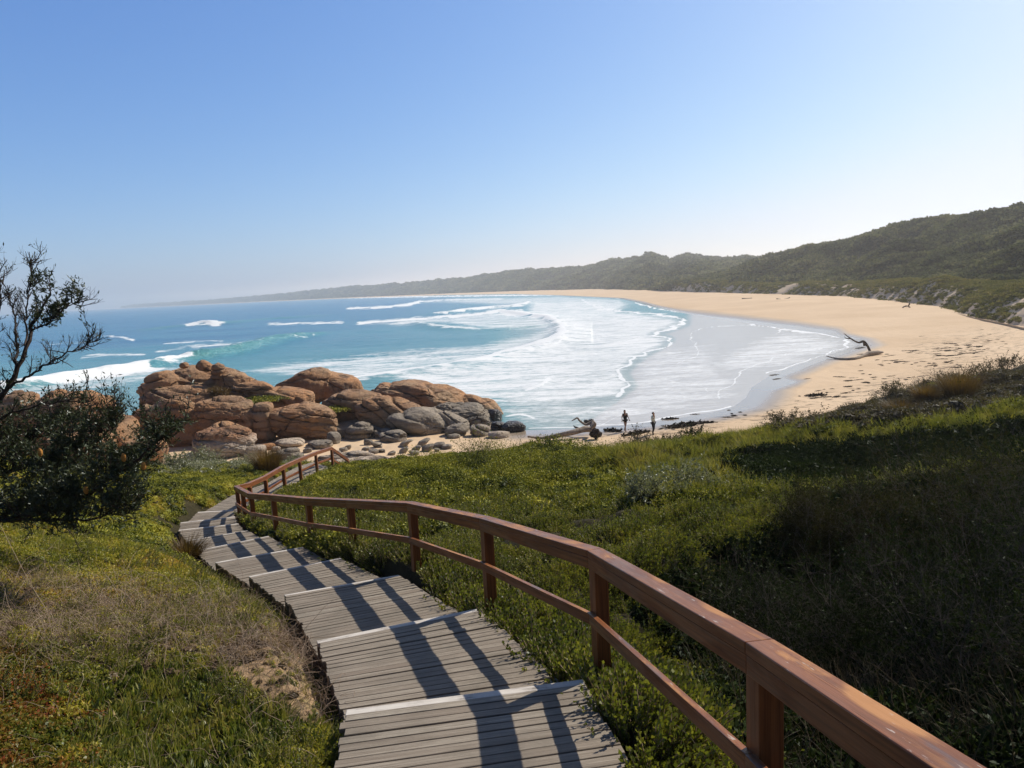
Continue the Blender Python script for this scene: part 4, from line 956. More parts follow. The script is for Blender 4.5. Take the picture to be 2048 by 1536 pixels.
shrub('twiggy_shrub', gp(1070, 893, 43), .7, 1.1, 'silver', 'small grey twiggy shrub just left of the fallen log', 8, 2, (.07,.025), 10, woodmat='twig', fill=200)
shrub('brown_shrub', gp(1265, 893, 41), 1.4, 1.5, 'brown', 'brown twiggy shrub in front of the dark-clothed walker', 10, 2, (.08,.03), 16, woodmat='bark', fill=1200)
shrub('brown_shrub', gp(1300, 895, 40), 1.1, .8, 'brown', 'low brown shrub below the pale-shirted walker', 8, 2, (.08,.03), 14, fill=900)
shrub('dark_shrub', gp(1385, 888, 39), 1.5, 1.0, 'dark', 'dark green shrub at the sand edge right of the walkers', 9, 2, (.09,.035), 16, fill=1500)
shrub('dark_shrub', gp(1345, 890, 40), .7, .8, 'dark', 'small dark leafy shrub just left of the larger dark one', 6, 2, (.09,.035), 14, fill=500)
nb_ = 0
for u, v, zc, R, Hh in ((1560,868,38,1.3,1.0),(1610,855,39,1.4,1.1),(1655,845,41,1.2,1.3),(1700,838,41,1.4,1.0),(1738,825,42,1.2,1.3),(1790,812,43,1.4,1.1),(1850,800,44,1.5,1.2),(1900,790,45,1.6,1.3),(1960,780,46,1.7,1.3),(2025,765,47,1.8,1.4)):
    nb_ += 1
    nm = ['first','second','third','fourth','fifth','sixth','seventh','eighth','ninth','tenth'][nb_-1]
    shrub('brown_shrub', gp(u, v, zc), R, Hh, 'brown', 'brown scrubby shrub on the dune crest, %s from the left along the sand' % nm, 8, 2, (.09,.035), 14, fill=1300, group='brown shrubs along the dune crest')
shrub('green_bush', gp(1765, 850, 36), 1.9, .55, 'cushion', 'flat bright green bush among the brown tussocks on the dune', 6, 2, (.09,.05), 14, fill=3000)
for u, v, zc, R, Hh, lb in ((1310,1025,13.5,.9,.75,'silver-leaved shrub behind the handrail bend, leftmost of the pair'),(1400,1000,14.5,1.2,.9,'silver-leaved shrub right of its smaller neighbour above the near heath')):
    shrub('silver_leaf_shrub', gp(u, v, zc), R, Hh, 'silver', lb, 12, 2, (.075,.022), 22, fill=500)
shrub('round_bush', gp(1110, 915, 34), 2.6, 1.05, 'cushion', 'rounded green bush in front of the fallen log', 6, 2, (.09,.05), 14, fill=7000)
shrub('round_bush', gp(1500, 935, 24), 1.9, .6, 'cushion', 'rounded green bush with pale leaf tips at the left end of the dark hollow', 6, 2, (.09,.05), 14, fill=7000)
shrub('dark_thicket', gp(1720, 930, 22), 3.4, .7, 'dark', 'dark thicket filling the back of the hollow', 8, 2, (.09,.045), 14, fill=8000)  # thicket leaves kept near-black so the hollow reads as shade
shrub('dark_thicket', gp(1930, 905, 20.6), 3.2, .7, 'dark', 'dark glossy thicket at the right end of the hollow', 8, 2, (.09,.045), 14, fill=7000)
rb = [(740,955,25,1.2,.75),(820,935,28,1.5,.8),(905,925,30,1.4,.75),(985,918,31,1.6,.8),(870,960,24,1.3,.7),(960,955,24.5,1.5,.85),(1045,945,26,1.4,.8),(1010,985,20.5,1.2,.7),(900,990,20,1.1,.65),(1120,965,23,1.3,.75),(1195,945,26,1.4,.75),(780,985,20.5,1.1,.6),(1105,1005,19,1.0,.6),(1250,985,20.5,1.1,.6),(690,975,22.5,1.0,.6),(1180,915,31,1.6,.8)]
for q_, (u, v, zc, R_b, H_b) in enumerate(rb):
    shrub('round_bush', gp(u, v+8, zc)-np.array([0, 0, .12]), R_b*1.05, H_b*1.5, 'cushion', 'rounded bright green bush on the slope between the handrail and the beach', 5, 2, (.045,.026), 10, fill=5200, group='rounded green bushes on the slope')
bl = [(1640,1085,9.6,1.2,.55,'scraggly leafy brush at the left end of the near thicket'),(1700,1060,9.2,1.4,.65,'scraggly brown brush in the near thicket, behind the lower dark brush'),(1850,1050,8.8,1.5,.8,'tall twiggy brush in the near thicket towards the right edge'),(2010,1030,8.4,1.6,.95,'tallest twiggy brush at the right edge of the near thicket'),
      (1480,1250,7.9,1.1,.75,'dark brush right behind the handrail joint'),(1640,1250,7.4,1.3,.9,'dark brush in the middle of the shaded hollow'),(1800,1270,6.8,1.3,1.0,'dark brush behind the near handrail'),(1980,1280,6.0,1.4,1.1,'dark brush at the lower right edge'),(2150,1200,6.8,1.6,1.2,'dark brush beyond the right edge')]
for u, v, zc, R, Hh, lb in bl:
    shrub('brush_thicket', gp(u, v, zc), R, Hh*1.15, 'dark' if v > 1100 else 'brushy', lb, 16, 3, (.035,.014), 7, .006, woodmat='twig', fill=6500, topf=.7, stemk=1.35, group='dark brush in the hollow right of the handrail')  # lower brush gets near-black leaves, shade put into the colour
# banksia
BT = empty('banksia_tree', at(-120, 1080, 9.0)); boff = np.array(BT.location)
tag(BT, 'gnarled dark banksia leaning in from the left edge with bare upper branches', 'tree')
brs = [([(-140,1090,8.9),(-110,960,8.8),(-50,870,8.7),(0,800,8.6),(25,762,8.6),(50,705,8.6),(62,655,8.6),(80,625,8.5),(100,590,8.4)], .055, .012),
 ([(-125,1060,8.9),(-60,1042,8.7),(60,1030,8.4),(150,1000,8.2),(220,955,8.1),(290,905,8.0),(340,862,8.0)], .05, .010),
 ([(-60,1042,8.7),(60,1040,8.2),(160,1040,8.0),(250,1022,7.9)], .03, .006),
 ([(0,1035,8.5),(70,980,8.6),(140,925,8.8),(200,880,8.8),(225,838,8.9)], .028, .007),
 ([(-60,880,8.7),(0,838,8.4),(60,815,8.3),(120,802,8.2),(172,806,8.1)], .022, .005),
 ([(18,775,8.6),(60,750,8.4),(105,722,8.3),(150,700,8.2),(188,682,8.1)], .02, .004),
 ([(28,758,8.6),(33,710,8.8),(34,660,8.9),(25,610,9.0),(5,560,9.1)], .024, .005),
 ([(50,700,8.6),(52,640,8.8),(56,590,8.8),(60,555,8.8),(62,524,8.8)], .016, .003),
 ([(60,660,8.6),(95,645,8.3),(130,615,8.2),(158,600,8.1)], .015, .004),
 ([(0,800,8.6),(-20,720,8.7),(-10,650,8.9),(0,600,9),(-5,540,9)], .025, .005),
 ([(-110,960,8.8),(-60,930,9.2),(20,900,9.5),(90,870,9.8),(150,850,10)], .03, .008),
 ([(-100,1000,8.8),(-30,960,9.2),(60,930,9.4),(150,930,9.6),(260,930,9.6),(320,900,9.6)], .03, .008)]
paths = []; wid = []; tips = []
def spl(P, n=26):
    P = np.array(P); t = np.linspace(0, len(P)-1, n); k = np.clip(t.astype(int), 0, len(P)-2); f_ = (t-k)[:, None]
    a = P[np.maximum(k-1, 0)]; b = P[k]; c_ = P[k+1]; d = P[np.minimum(k+2, len(P)-1)]
    return .5*((2*b)+(-a+c_)*f_+(2*a-5*b+4*c_-d)*f_**2+(-a+3*b-3*c_+d)*f_**3)
for bi, (px_, r1, r2) in enumerate(brs):
    P = spl([at(*q) for q in px_])-boff; P[1:] += rng.normal(size=P[1:].shape)*.010
    paths.append(P); wid.append(np.linspace(r1, r2, len(P)))
    low = bi in (1, 2, 3, 10, 11)
    nk = 62 if low else 24
    for k in range(nk):
        i = rng.integers(5 if bi else 9, len(P)); d = norm(P[min(i+1, len(P)-1)]-P[i-1]); out = []
        grow(P[i], norm(d*.8+rng.normal(size=3)*.55+np.array([0, 0, .35])), (.38 if low else .20)*(.5+rng.random()), .0075, 2, out, .22, .35, 3, .6, .07)
        for q in out:
            paths.append(q[0]); wid.append(q[1]); 
            if q[2] <= (1 if low else 0): tips.append((q[0], low, bi))
v, f = strips(paths, wid); me = npmesh('branches', v, f, MAT['bark']); obj('branches', me, BT)
P = []; Dv = []
for t, low, bi in tips:
    pu1, pv1, _ = proj((t[-1]+boff)[None]); u_, v_ = float(pu1[0]), float(pv1[0])
    if low: k = 2 if v_ < 815 else (11 if v_ > 840 else 6)
    elif 60 < u_ < 170 and 535 < v_ < 650: k = 5
    elif v_ > 740 and u_ < 175: k = 2
    else: k = 1 if rng.random() < .3 else 0
    if k == 0: continue
    i = rng.integers(max(1, len(t)-3), len(t), k); P.append(t[i]); Dv.append(norm(t[-1]-t[-2])*.8+rng.normal(size=(k, 3))*.75)
P = np.concatenate(P); Dv = np.concatenate(Dv); n = len(P); print('BANKSIA leaves', n)
v, f = leaf_quads(P, Dv, .055*(.6+.7*rng.random(n)), .017); me = npmesh('foliage', v, f, MAT['banksia'], {'rnd': rleaf(n)}); obj('foliage', me, BT)
FM = plain('flower_spike_orange', (.45,.20,.04))
for u, v_, zc in ((80,905,8.0),(247,915,7.8),(287,932,7.8),(172,980,7.8)):
    bm = bmesh.new(); bmesh.ops.create_uvsphere(bm, u_segments=14, v_segments=12, radius=.026)
    for q in bm.verts: q.co.z *= 1.7; q.co *= 1+.12*random.random()
    me = bpy.data.meshes.new('flower_spike'); bm.to_mesh(me); bm.free(); me.materials.append(FM); o = obj('flower_spike', me, BT); o.location = [float(q) for q in at(u, v_, zc)-boff]
#@@SECTION rocks
def rock(u, v, hw, hh, zc, tilt=0.0, mat='rock', label='', groove=0.0, box=.35, sub=5, depth=.85, to_ground=True, cat='boulder', group=None, name='boulder', gt=10., gs=.55, yaw=0.0, joints=()):
    c = at(u, v, zc); a = hw*zc/F*1.04; h = hh*zc/F*.9; b = a*depth
    bm = bmesh.new(); bmesh.ops.create_icosphere(bm, subdivisions=sub, radius=1.0)
    V = np.array([q.co[:] for q in bm.verts]); Fc = np.array([[q.index for q in t.verts] for t in bm.faces]); bm.free()
    sgn = np.sign(V); e = 1-box*.55; V = sgn*np.abs(V)**e; V = V/ (np.max(np.abs(V)))
    sd_ = int(rng.integers(1, 9999)); s1 = sd_*.37
    n1 = fbm(V[:, 0]*1.3+s1, V[:, 1]*1.3, V[:, 2]*1.3, s=3, o=2); n2 = fbm(V[:, 0]*4+s1, V[:, 1]*4, V[:, 2]*4, s=5, o=3)
    V = V*(1+.17*n1+.09*n2)[:, None]
    pn_ = rng.normal(size=(9, 3)); pn_[:, 2] = np.abs(pn_[:, 2])*.8; pn_ = norm(pn_)
    for q_ in pn_:
        o_ = V @ q_-rng.uniform(.72, .97); V = V-np.maximum(0, o_)[:, None]*q_*.7
    V = V/np.array([np.abs(V[:, 0]).max(), np.abs(V[:, 1]).max(), np.abs(V[:, 2]).max()])
    n3 = fbm(V[:, 0]*11+s1, V[:, 1]*11, V[:, 2]*11, s=15, o=3); V = V*(1+.035*n3-.05*np.exp(-(n2/.06)**2)*(hw > 20))[:, None]
    W = V*np.array([a, b, h])
    gr = np.zeros(len(W))
    if groove:
        g = math.radians(gt); bed = W[:, 2]*math.cos(g)+W[:, 0]*math.sin(g)+.35*fbm(W[:, 0]*.35+s1, W[:, 1]*.35, W[:, 2]*.2, o=3)*2*gs
        k = (bed/gs+s1) % 1.0; k = np.minimum(k, 1-k)
        msk = sstep(-.25, .1, fbm(W[:, 0]*.3+s1, W[:, 1]*.3, np.floor(bed/gs)*3.7, o=2))
        gr = np.exp(-(k*gs/.05)**2)*msk
        bulge = np.sin(np.clip(k*2, 0, 1)*PI/2)*.08*gs*2
        nrm_ = norm(W/np.array([a, b, h])**2)
        W = W+nrm_*(bulge-groove*.26*gr)[:, None]
    for j in joints:    # vertical joints at fraction of half width
        k = np.abs(W[:, 0]-j*a+.08*fbm(W[:, 2]*.9, W[:, 0]*.2, s=8)); gj = np.exp(-(k/.09)**2); gr = np.maximum(gr, gj)
        W = W-norm(W)*(gj*.22)[:, None]
    t = math.radians(-tilt+math.degrees(ROLL)); ct, st = math.cos(t), math.sin(t)
    W = np.stack([W[:, 0]*ct-W[:, 2]*st, W[:, 1], W[:, 0]*st+W[:, 2]*ct], -1)
    cyaw, syaw = math.cos(yaw), math.sin(yaw); W = np.stack([W[:, 0]*cyaw-W[:, 1]*syaw, W[:, 0]*syaw+W[:, 1]*cyaw, W[:, 2]], -1)
    cc = c+np.array([0, b*.6, 0]); gz = max(sand_h(cc[0], cc[1]), .1)
    bot = cc[2]+W[:, 2].min()
    if name == 'slab': cc[2] = gz+h*.25; bot = cc[2]+W[:, 2].min()
    if to_ground and bot > gz-.1 and (hw < 30 or hh < 16): cc[2] -= (bot-gz+.1)*.85; bot = cc[2]+W[:, 2].min()
    if to_ground and bot > gz-.3:
        f_ = (cc[2]-(gz-.3))/max(1e-3, -W[:, 2].min()); W[:, 2] = np.where(W[:, 2] < 0, W[:, 2]*f_, W[:, 2])
    me = npmesh(name, W, Fc, MAT[mat], {'groove': gr*.85}, True); o = obj(name, me); o.location = [float(q) for q in cc]
    return tag(o, label, cat, group)
rock(375,782,112,52,64,6,'rock','largest layered orange-brown granite dome, crowning the outcrop',1.0,.3,6,.8,gt=14,gs=.62)
rock(312,770,34,28,61,-12,'rock','rounded dark orange lobe at the left shoulder of the main dome',.8,.3,5,gs=.7)
rock(352,800,82,26,60,8,'rock','long orange slab across the front of the main dome',1.0,.4,5,.6,gt=10,gs=.5)
rock(366,731,9,8,63,0,'rock','small round knob at the left of the main dome summit',0,.2,4,to_ground=False)
rock(406,733,17,13,63,15,'rock','larger rounded block on the main dome summit',0,.4,4,to_ground=False)
rock(433,738,12,12,62,-10,'rock','rough reddish block right of the summit block',.3,.4,4,to_ground=False)
rock(462,760,44,18,63,22,'rock','sloping slabs running down the right of the main dome',1.0,.4,5,.7,gt=-18,gs=.45)
rock(285,848,34,42,58,0,'rock','dark rounded block at the left end of the front wall',.8,.5,5,.8,gs=.8)
rock(345,848,62,52,57,2,'rock','squared block in the front wall, left of the first joint',.8,.75,5,.6,gt=4,gs=.95)
rock(446,842,62,53,57,3,'rock','widest squared block in the middle of the front wall',.9,.75,6,.6,gt=4,gs=.8)
rock(521,842,21,46,57,4,'rock','narrow stacked block between two joints of the front wall',.9,.7,5,1.2,gt=5,gs=.7)
rock(600,846,78,40,57.5,10,'rock','long tapering slab at the right end of the front wall',1.0,.45,6,.6,gt=12,gs=.6)
rock(434,890,60,36,51.5,4,'rockband','brown boulder with a pale grey foot in front of the wall',.7,.15,6,.75,gt=15,gs=.7)
rock(450,868,45,22,54,16,'rock','thin curved slab leaning behind the banded boulder',1.0,.3,5,.7,gt=20,gs=.4)
rock(500,782,46,16,62,4,'rock','cracked low block beside the grassy ledge',1.0,.6,5,.8,gs=.5)
rock(560,795,62,18,62,10,'rock','broad low slab behind the grassy ledge',1.0,.4,5,.8,gt=12,gs=.5)
rock(545,768,26,10,65,8,'rock','flat topped slab between the two domes',.6,.5,4,.8)
rock(600,770,62,25,68,-10,'rock','left half of the second dome, rising to the right',.3,.2,5,.8,gs=1.2)
rock(665,769,54,21,69,14,'rock','pale domed back of the second dome',.2,.15,5,.8,gs=1.2)
rock(606,772,19,15,65,0,'rock','rounded block in the face of the second dome',0,.5,4)
rock(636,774,16,15,65,10,'rock','second squared block in the face of the second dome',0,.5,4)
rock(680,775,38,13,65,12,'rock','long tongue of rock right of the second dome',.3,.3,5)
rock(618,797,27,16,60,14,'rock','smooth rounded orange boulder in the saddle below the second dome',0,.25,5)
rock(702,808,62,28,61,8,'rock','cracked sloping brown mass in the middle of the outcrop',.9,.3,5,.8,gt=15,gs=.7)
rock(735,772,38,14,66,6,'rock','low brown rocks behind the middle of the outcrop',.5,.4,5,.8)
rock(832,800,112,32,65,12,'rock','big smooth hump right of centre, sloping to the water',.35,.12,6,.7,gt=25,gs=1.6)
rock(748,812,30,22,62,30,'rock','narrow rounded rib left of the big smooth hump',.2,.2,5)
rock(775,832,66,36,59,14,'rock','folded orange and grey boulder in front of the big smooth hump',1.0,.2,6,.75,gt=22,gs=.8)
rock(830,848,62,28,58,14,'rockg','smooth grey-brown slope below the folded boulder',.3,.2,5,.7,gt=20,gs=1.2)
rock(868,846,54,28,59,26,'rockg','smooth grey flank sloping down to the sand',.2,.15,5,.7)
rock(925,836,66,27,61,12,'rockg','rounded grey brown boulder near the point',.5,.2,6,.75,gt=-15,gs=1.1)
rock(905,845,34,16,59,30,'rockg','dark grey rib in front of the rounded boulder near the point',.3,.2,5)
rock(958,812,54,17,66,18,'rock','brown ridge behind the point reaching to the water',.6,.3,5,.6,gt=18,gs=.7)
rock(930,795,22,10,67,5,'rock','pointed dark brown crest of the ridge at the point',.3,.4,4)
rock(988,828,17,16,62,10,'rockw','wet dark boulder at the tip of the point',0,.3,5)
rock(1027,847,24,11,58,6,'rockw','isolated wet dark boulder at the waterline right of the point',0,.2,5)
rock(995,843,15,9,59,0,'rockw','small wet boulder between the point and the isolated one',0,.3,4)
rock(958,851,19,12,56.5,10,'rockg','rounded grey boulder with barnacled top at the foot of the point',.2,.25,5)
rock(912,851,24,12,57,-6,'rockg','pair of grey slabs leaning at the foot of the point',.9,.3,5,gs=.4)
rock(997,862,22,8,55.5,4,'rockp','pale grey slab on the sand at the foot of the point',0,.3,4)
rock(906,861,14,5,56,0,'rockg','small flat stone below the leaning grey slabs',0,.3,4)
rock(712,856,29,17,57,-8,'rockg','large grey brown boulder on top of the loose rock pile',.5,.4,5,gs=.6)
rock(664,870,14,14,55.5,0,'rockg','upright rounded grey stone at the left of the loose rock pile',0,.4,4)
rock(770,858,26,10,57,4,'rockg','flat grey block right of the large pile boulder',.6,.6,4,gs=.35)
rock(785,872,27,11,55.5,3,'rockg','broad angular grey slab in the loose rock pile',.5,.6,4,gs=.4)
rock(740,842,40,14,59,8,'rockg','smooth brown stone shelf behind the loose rock pile',.3,.3,5)
rock(690,846,48,10,58.5,-6,'rockg','long thin slab lying across the left of the pile',.4,.6,4)
sm = [(803,878,11,6),(832,874,15,7),(830,881,13,6),(856,872,12,8),(748,882,11,6),(726,876,9,6),(672,884,12,6),(696,872,9,6),(781,884,9,5),(878,866,14,6),(845,862,14,7),(735,862,14,7),(812,864,14,7),(750,868,12,7),(684,878,8,5),(762,880,8,5),(870,876,9,4),(893,869,10,5)]
for i, (u, v, a, b) in enumerate(sm):
    rock(u+rng.uniform(-4, 4), v, a*rng.uniform(.6, 1.15), b*rng.uniform(.5, .8), 10.9*F/(v+b-(627-.053*u))*1.0, rng.uniform(-22, 22), 'rockg', 'small grey stone in the loose rock pile below the outcrop', 0, .5, 4, group='small stones of the loose pile', name='stone', cat='stone')
for u, v, a, b, lb in ((698,888,42,9,'upper flat pale slab behind the end of the handrail'),(700,902,66,9,'widest flat pale slab behind the end of the handrail'),(792,898,42,10,'pale flat slab right of the widest one'),(735,910,52,7,'lowest flat pale slab, nearest the bushes'),(650,893,24,8,'grey flat slab left of the handrail end'),(620,905,26,5,'thin pale slab behind the far handrail')):
    rock(u, v, a*1.15, b*1.5, 10.6*F/(v+b*.6-(627-.053*u)), 2, 'rockp', lb, .9, .5, 5, .45, gs=.2, name='slab', cat='rock slab')
for u, v, a, b, m_, lb in ((570,890,23,10,'rockg','dark paired boulder on the sand right of the banded boulder'),(541,896,14,6,'rockg','smooth oval grey stone in front of the dark paired boulder'),(594,893,11,5,'rockg','small dark stone touching the dark paired boulder'),(505,886,22,9,'rockp','pale low slab just right of the banded boulder'),(570,869,30,7,'rockp','broad pale flat rock below the front wall'),(523,874,9,6,'rock','small orange stone beside the pale flat rock'),(535,874,13,6,'rock','orange rounded stone left of the broad pale rock'),(632,870,26,6,'rockg','low grey rock at the right of the pale flat rock'),(612,880,9,4,'rockg','little grey stone on the sand below the wall'),(583,903,8,4,'rockp','pale stone near the silvery shrubs'),(548,878,9,5,'rockp','pale pebble shaped stone beside the low slab')):
    rock(u, v, a, b, 10.8*F/(v+b*.8-(627-.053*u)), rng.uniform(-6, 6), m_, lb, .3 if a > 15 else 0, .35, 4 if a < 18 else 5, gs=.5)
rock(112,838,86,58,52,-4,'rock','largest smooth orange boulder behind the banksia branches',.35,.15,6,.8,gt=-35,gs=1.6)
rock(195,862,56,36,52,6,'rock','smooth orange boulder right of the largest left one',.3,.2,5,.8,gt=-20,gs=1.5)
rock(18,815,42,32,54,-8,'rock','orange boulder at the left edge behind the banksia',.4,.2,5)
rock(-70,820,60,40,54,-4,'rock','orange boulder beyond the left edge',.4,.2,5)
rock(150,885,58,20,48,4,'rock','layered dark slab below the smooth orange boulders',1.0,.5,5,gs=.35)
rock(215,813,30,9,57,5,'rockp','pale flat rocks beside the inlet',.5,.5,4,gs=.3)
rock(245,816,22,9,57,-4,'rock','low orange rock at the inlet left of the front wall',.3,.4,4)
rock(280,893,40,16,49,2,'rock','low brown rock behind the banksia leaves',.7,.4,5,gs=.4)
rock(345,905,28,9,46,0,'rockp','pale stone at the sand edge left of the banded boulder',0,.4,4)
for u, v in ((1172,828),(1182,827)):
    rock(u, v+1, 5, 3, 10.9*F/(v+3-(627-.053*u))*1.05, 0, 'rockw', 'small dark rock awash in the shallows beyond the fallen log', 0, .3, 3, name='stone', cat='stone', group='small rocks awash')
shrub('ledge_grass', at(440,793,61.0), 1.2, .9, 'tussock', 'grass clump growing on the ledge of the outcrop', 8, 2, (.30,.03), 20, fill=800, cat='grass clump')
shrub('ledge_grass', at(420,797,61.0), .9, .6, 'tussock', 'smaller grass clump left of the one on the ledge', 8, 2, (.25,.03), 20, fill=500, cat='grass clump')
shrub('ledge_mat', at(520,800,60.5), 2.6, .25, 'cushion', 'flat green mat of plants on the ledge above the wall', 5, 2, (.15,.08), 10, fill=2500, cat='plant mat')
shrub('ledge_mat', at(665,820,60.0), 1.9, .3, 'cushion', 'dark green mat of plants in the gap right of the wall', 5, 2, (.15,.08), 10, fill=1500, cat='plant mat')
#@@SECTION beach things
def tube(paths, name, mat, parent=None, loc=None, sides=10, rough=.12):
    V = []; Fc = []; b = 0
    for p, wd in paths:
        p = spl(p, 30); k = len(p); wd = np.interp(np.linspace(0, 1, k), np.linspace(0, 1, len(wd)), wd)
        t = norm(np.gradient(p, axis=0)); a = norm(np.cross(t, np.array([.05, .3, .95]))); c_ = np.cross(t, a)
        for j in range(sides):
            an = j*2*PI/sides; nz = 1+rough*fbm(p[:, 0]*3+j*.7, p[:, 1]*3, p[:, 2]*3+j*1.3)*2
            V.append(p+(a*math.cos(an)+c_*math.sin(an))*(wd*nz)[:, None])
        i = np.arange(k-1)
        for j in range(sides):
            j2 = (j+1) % sides; Fc.append(np.stack([b+j*k+i, b+j2*k+i, b+j2*k+i+1, b+j*k+i+1], -1))
        b += sides*k
    me = npmesh(name, np.concatenate(V), np.concatenate(Fc), MAT[mat], None, True); return obj(name, me, parent, loc)
# fallen log by the walkers
base = onsand(1150, 876); LG = empty('fallen_log', base); tag(LG, 'bleached fallen tree lying on the sand with a dark root ball, left of the walkers', 'driftwood log')
z0 = float(np.linalg.norm(base-CAM))*.985
def lp(L, dz=0): return [at(u, v, z0*(1+k))-base for u, v, k in L]
tube([(lp([(1055,873,0),(1085,876,0),(1115,871,0),(1145,865,0),(1170,858,.01),(1185,860,.01)]), [.07,.11,.17,.21,.26,.2])], 'trunk', 'driftwood', LG)
tube([(lp([(1180,862,.01),(1186,845,.02),(1172,849,.02),(1160,842,.02),(1155,836,.02),(1150,838,.02),(1143,842,.02)]), [.21,.17,.10,.08,.07,.06,.025]), (lp([(1184,858,.01),(1190,848,.0),(1187,843,.0)]), [.18,.12,.03])], 'branch', 'driftwood', LG)
tube([(lp([(1167,858,.02),(1158,857,.02),(1150,854,.03),(1147,851,.03)]), [.08,.09,.07,.02]), (lp([(1172,845,.04),(1178,843,.04),(1184,845,.04)]), [.05,.08,.02])], 'broken_branch', 'driftdark', LG)
for k_ in range(1):
    bm = bmesh.new(); bmesh.ops.create_icosphere(bm, subdivisions=4, radius=.36); V = np.array([q.co[:] for q in bm.verts]); Fc = np.array([[q.index for q in t.verts] for t in bm.faces]); bm.free()
    V = V*(1+.7*fbm(V[:, 0]*6, V[:, 1]*6, V[:, 2]*6, o=4))[:, None]*np.array([1.1, 1, 1.05]); me = npmesh('root_ball', V, Fc, MAT['dirt'], None, True); obj('root_ball', me, LG, at(1191,867,z0*.99)-base)
# forked driftwood on the beach
base = onsand(1735, 711); DW = empty('forked_driftwood', base); tag(DW, 'forked driftwood branch rising from the sand near the water edge', 'driftwood')
z0 = float((base-CAM) @ fwd)
tube([([onsand(u, v)+np.array([0, 0, q])-base for u, v, q in ((1766,708,.25),(1752,710,.3),(1738,712,.3),(1728,714,.2),(1712,719,.15),(1690,720,.12),(1672,719,.15),(1653,716,.25))], [.10,.32,.36,.24,.18,.16,.12,.05])], 'trunk', 'driftwood', DW)
tube([(lp([(1742,707,0),(1735,692,0),(1727,683,0),(1716,685,0),(1700,676,0),(1688,667,0)]), [.17,.16,.17,.12,.09,.03]), (lp([(1729,692,0),(1728,686,0),(1727,681,0)]), [.15,.15,.1]), (lp([(1700,677,0),(1693,677,0),(1688,673,0)]), [.07,.06,.02])], 'branch', 'driftdark', DW)
for (nm, pts, lb) in (('driftwood_stick', [[(1805,615),(1812,612),(1818,613)],[(1816,613),(1819,608),(1818,605)],[(1816,612),(1820,615),(1821,615)]], 'small dark branching stick high on the beach below the dunes'),
                      ('driftwood_stick', [[(1553,597.5),(1565,599),(1575,597),(1580,594.5)]], 'thin driftwood stick far along the beach, left of the branching one'),
                      ('driftwood_stick', [[(2003,716),(2010,723),(2016,722),(2026,718)]], 'pale curved stick on the sand near the right edge'),
                      ('driftwood_stick', [[(1484,597),(1494,597.5),(1504,596)]], 'farthest thin driftwood stick on the beach')):
    b0 = onsand(pts[0][0][0], pts[0][0][1]+1); z0 = float((b0-CAM) @ fwd); r_ = z0*1.0/F
    ps = [([at(u, v, z0)-b0 for u, v in L], [r_*1.0, r_*1.4, r_*.6]) for L in pts]
    o = tube([(P_ if len(P_) > 2 else P_, w_) for P_, w_ in ps], nm, 'driftwood' if 'pale' in lb else 'driftdark', None, b0, 7); tag(o, lb, 'driftwood')
# seaweed clumps
def weedmesh(k):
    n = 170; a = rng.random(n)*6.28; r = rng.random(n)**.6; P = np.stack([np.cos(a)*r*1.0, np.sin(a)*r*.45, .16*(1-r)*rng.random(n)], -1)
    v, f = leaf_quads(P, np.stack([rng.normal(size=n)*1.2, rng.normal(size=n)*.6, .1+.35*rng.random(n)], -1), .30, .12); return npmesh('seaweed', v, f, MAT['weed'])
WM = [weedmesh(k) for k in range(5)]
wd_ = []
named = [(1272,868,26,7,'long dark seaweed bank between the two walkers'),(1225,862,20,6,'seaweed heap at the feet of the dark-clothed walker'),(1340,838,15,3,'flat seaweed beyond the pale-shirted walker'),(1365,852,30,6,'broad seaweed bank right of the pale-shirted walker'),(1408,846,16,4,'seaweed heap at the right end of the broad bank'),(1390,829,7,2,'small seaweed clump near the waterline right of the walkers'),(1632,791,19,4,'largest lone seaweed patch in the middle of the beach'),(1548,750,7,2,'upper seaweed clump on the wet sand of the bay corner'),(1554,758,6,2,'lower seaweed clump on the wet sand of the bay corner'),(1755,720,5,1.5,'seaweed clump just below the forked driftwood'),(1905,775,14,2,'flat seaweed patch near the dune shrubs'),(1898,687,8,2,'lone seaweed clump high on the beach')]
for u, v, a, b, lb in named: wd_.append((u, v, a, b, lb, None))
for i in range(420):
    q = rng.random()
    if q < .55: t = rng.random(); u = 1780+t*270+rng.normal()*45; v = 712-(t-.3)*45+rng.normal()*14
    elif q < .85: u = 1600+rng.random()*380; v = 790-(u-1600)*.16+rng.normal()*18-8
    else: t = rng.random(); u = 1400+t*420; v = 838-t*60+rng.normal()*7
    if v > 835-(u-1536)*.235-8 and u > 1536: continue
    if u < 1536 and v > 845: continue
    if v < 655+max(0, (1960-u))*.05 or u < 1400: continue
    if float(fbm(np.array([u*.02]), np.array([v*.07]), s=95, o=3)[0]) < .02: continue
    s_ = rng.random()**3; wd_.append((u, v, 2.4+9*s_, .7+1.0*s_, 'small scattered clump of dark seaweed on the upper beach', 'seaweed clumps strewn over the sand'))
for u, v, a, b, lb, g in wd_:
    p = onsand(u, v); zc = float((p-CAM) @ fwd); o = obj('seaweed', WM[rng.integers(5)]); o.location = [float(q) for q in p]
    hz_ = max(.35, min(1.1, b*zc/F*.7/.16)); o.scale = (a*zc/F*rng.uniform(.8, 1.7), max(.35, a*zc/F*rng.uniform(.6, 1.3)), hz_*.6 if a < 12 else hz_*1.1); o.rotation_euler = (0, 0, rng.normal()*.35); tag(o, lb, 'seaweed', g)
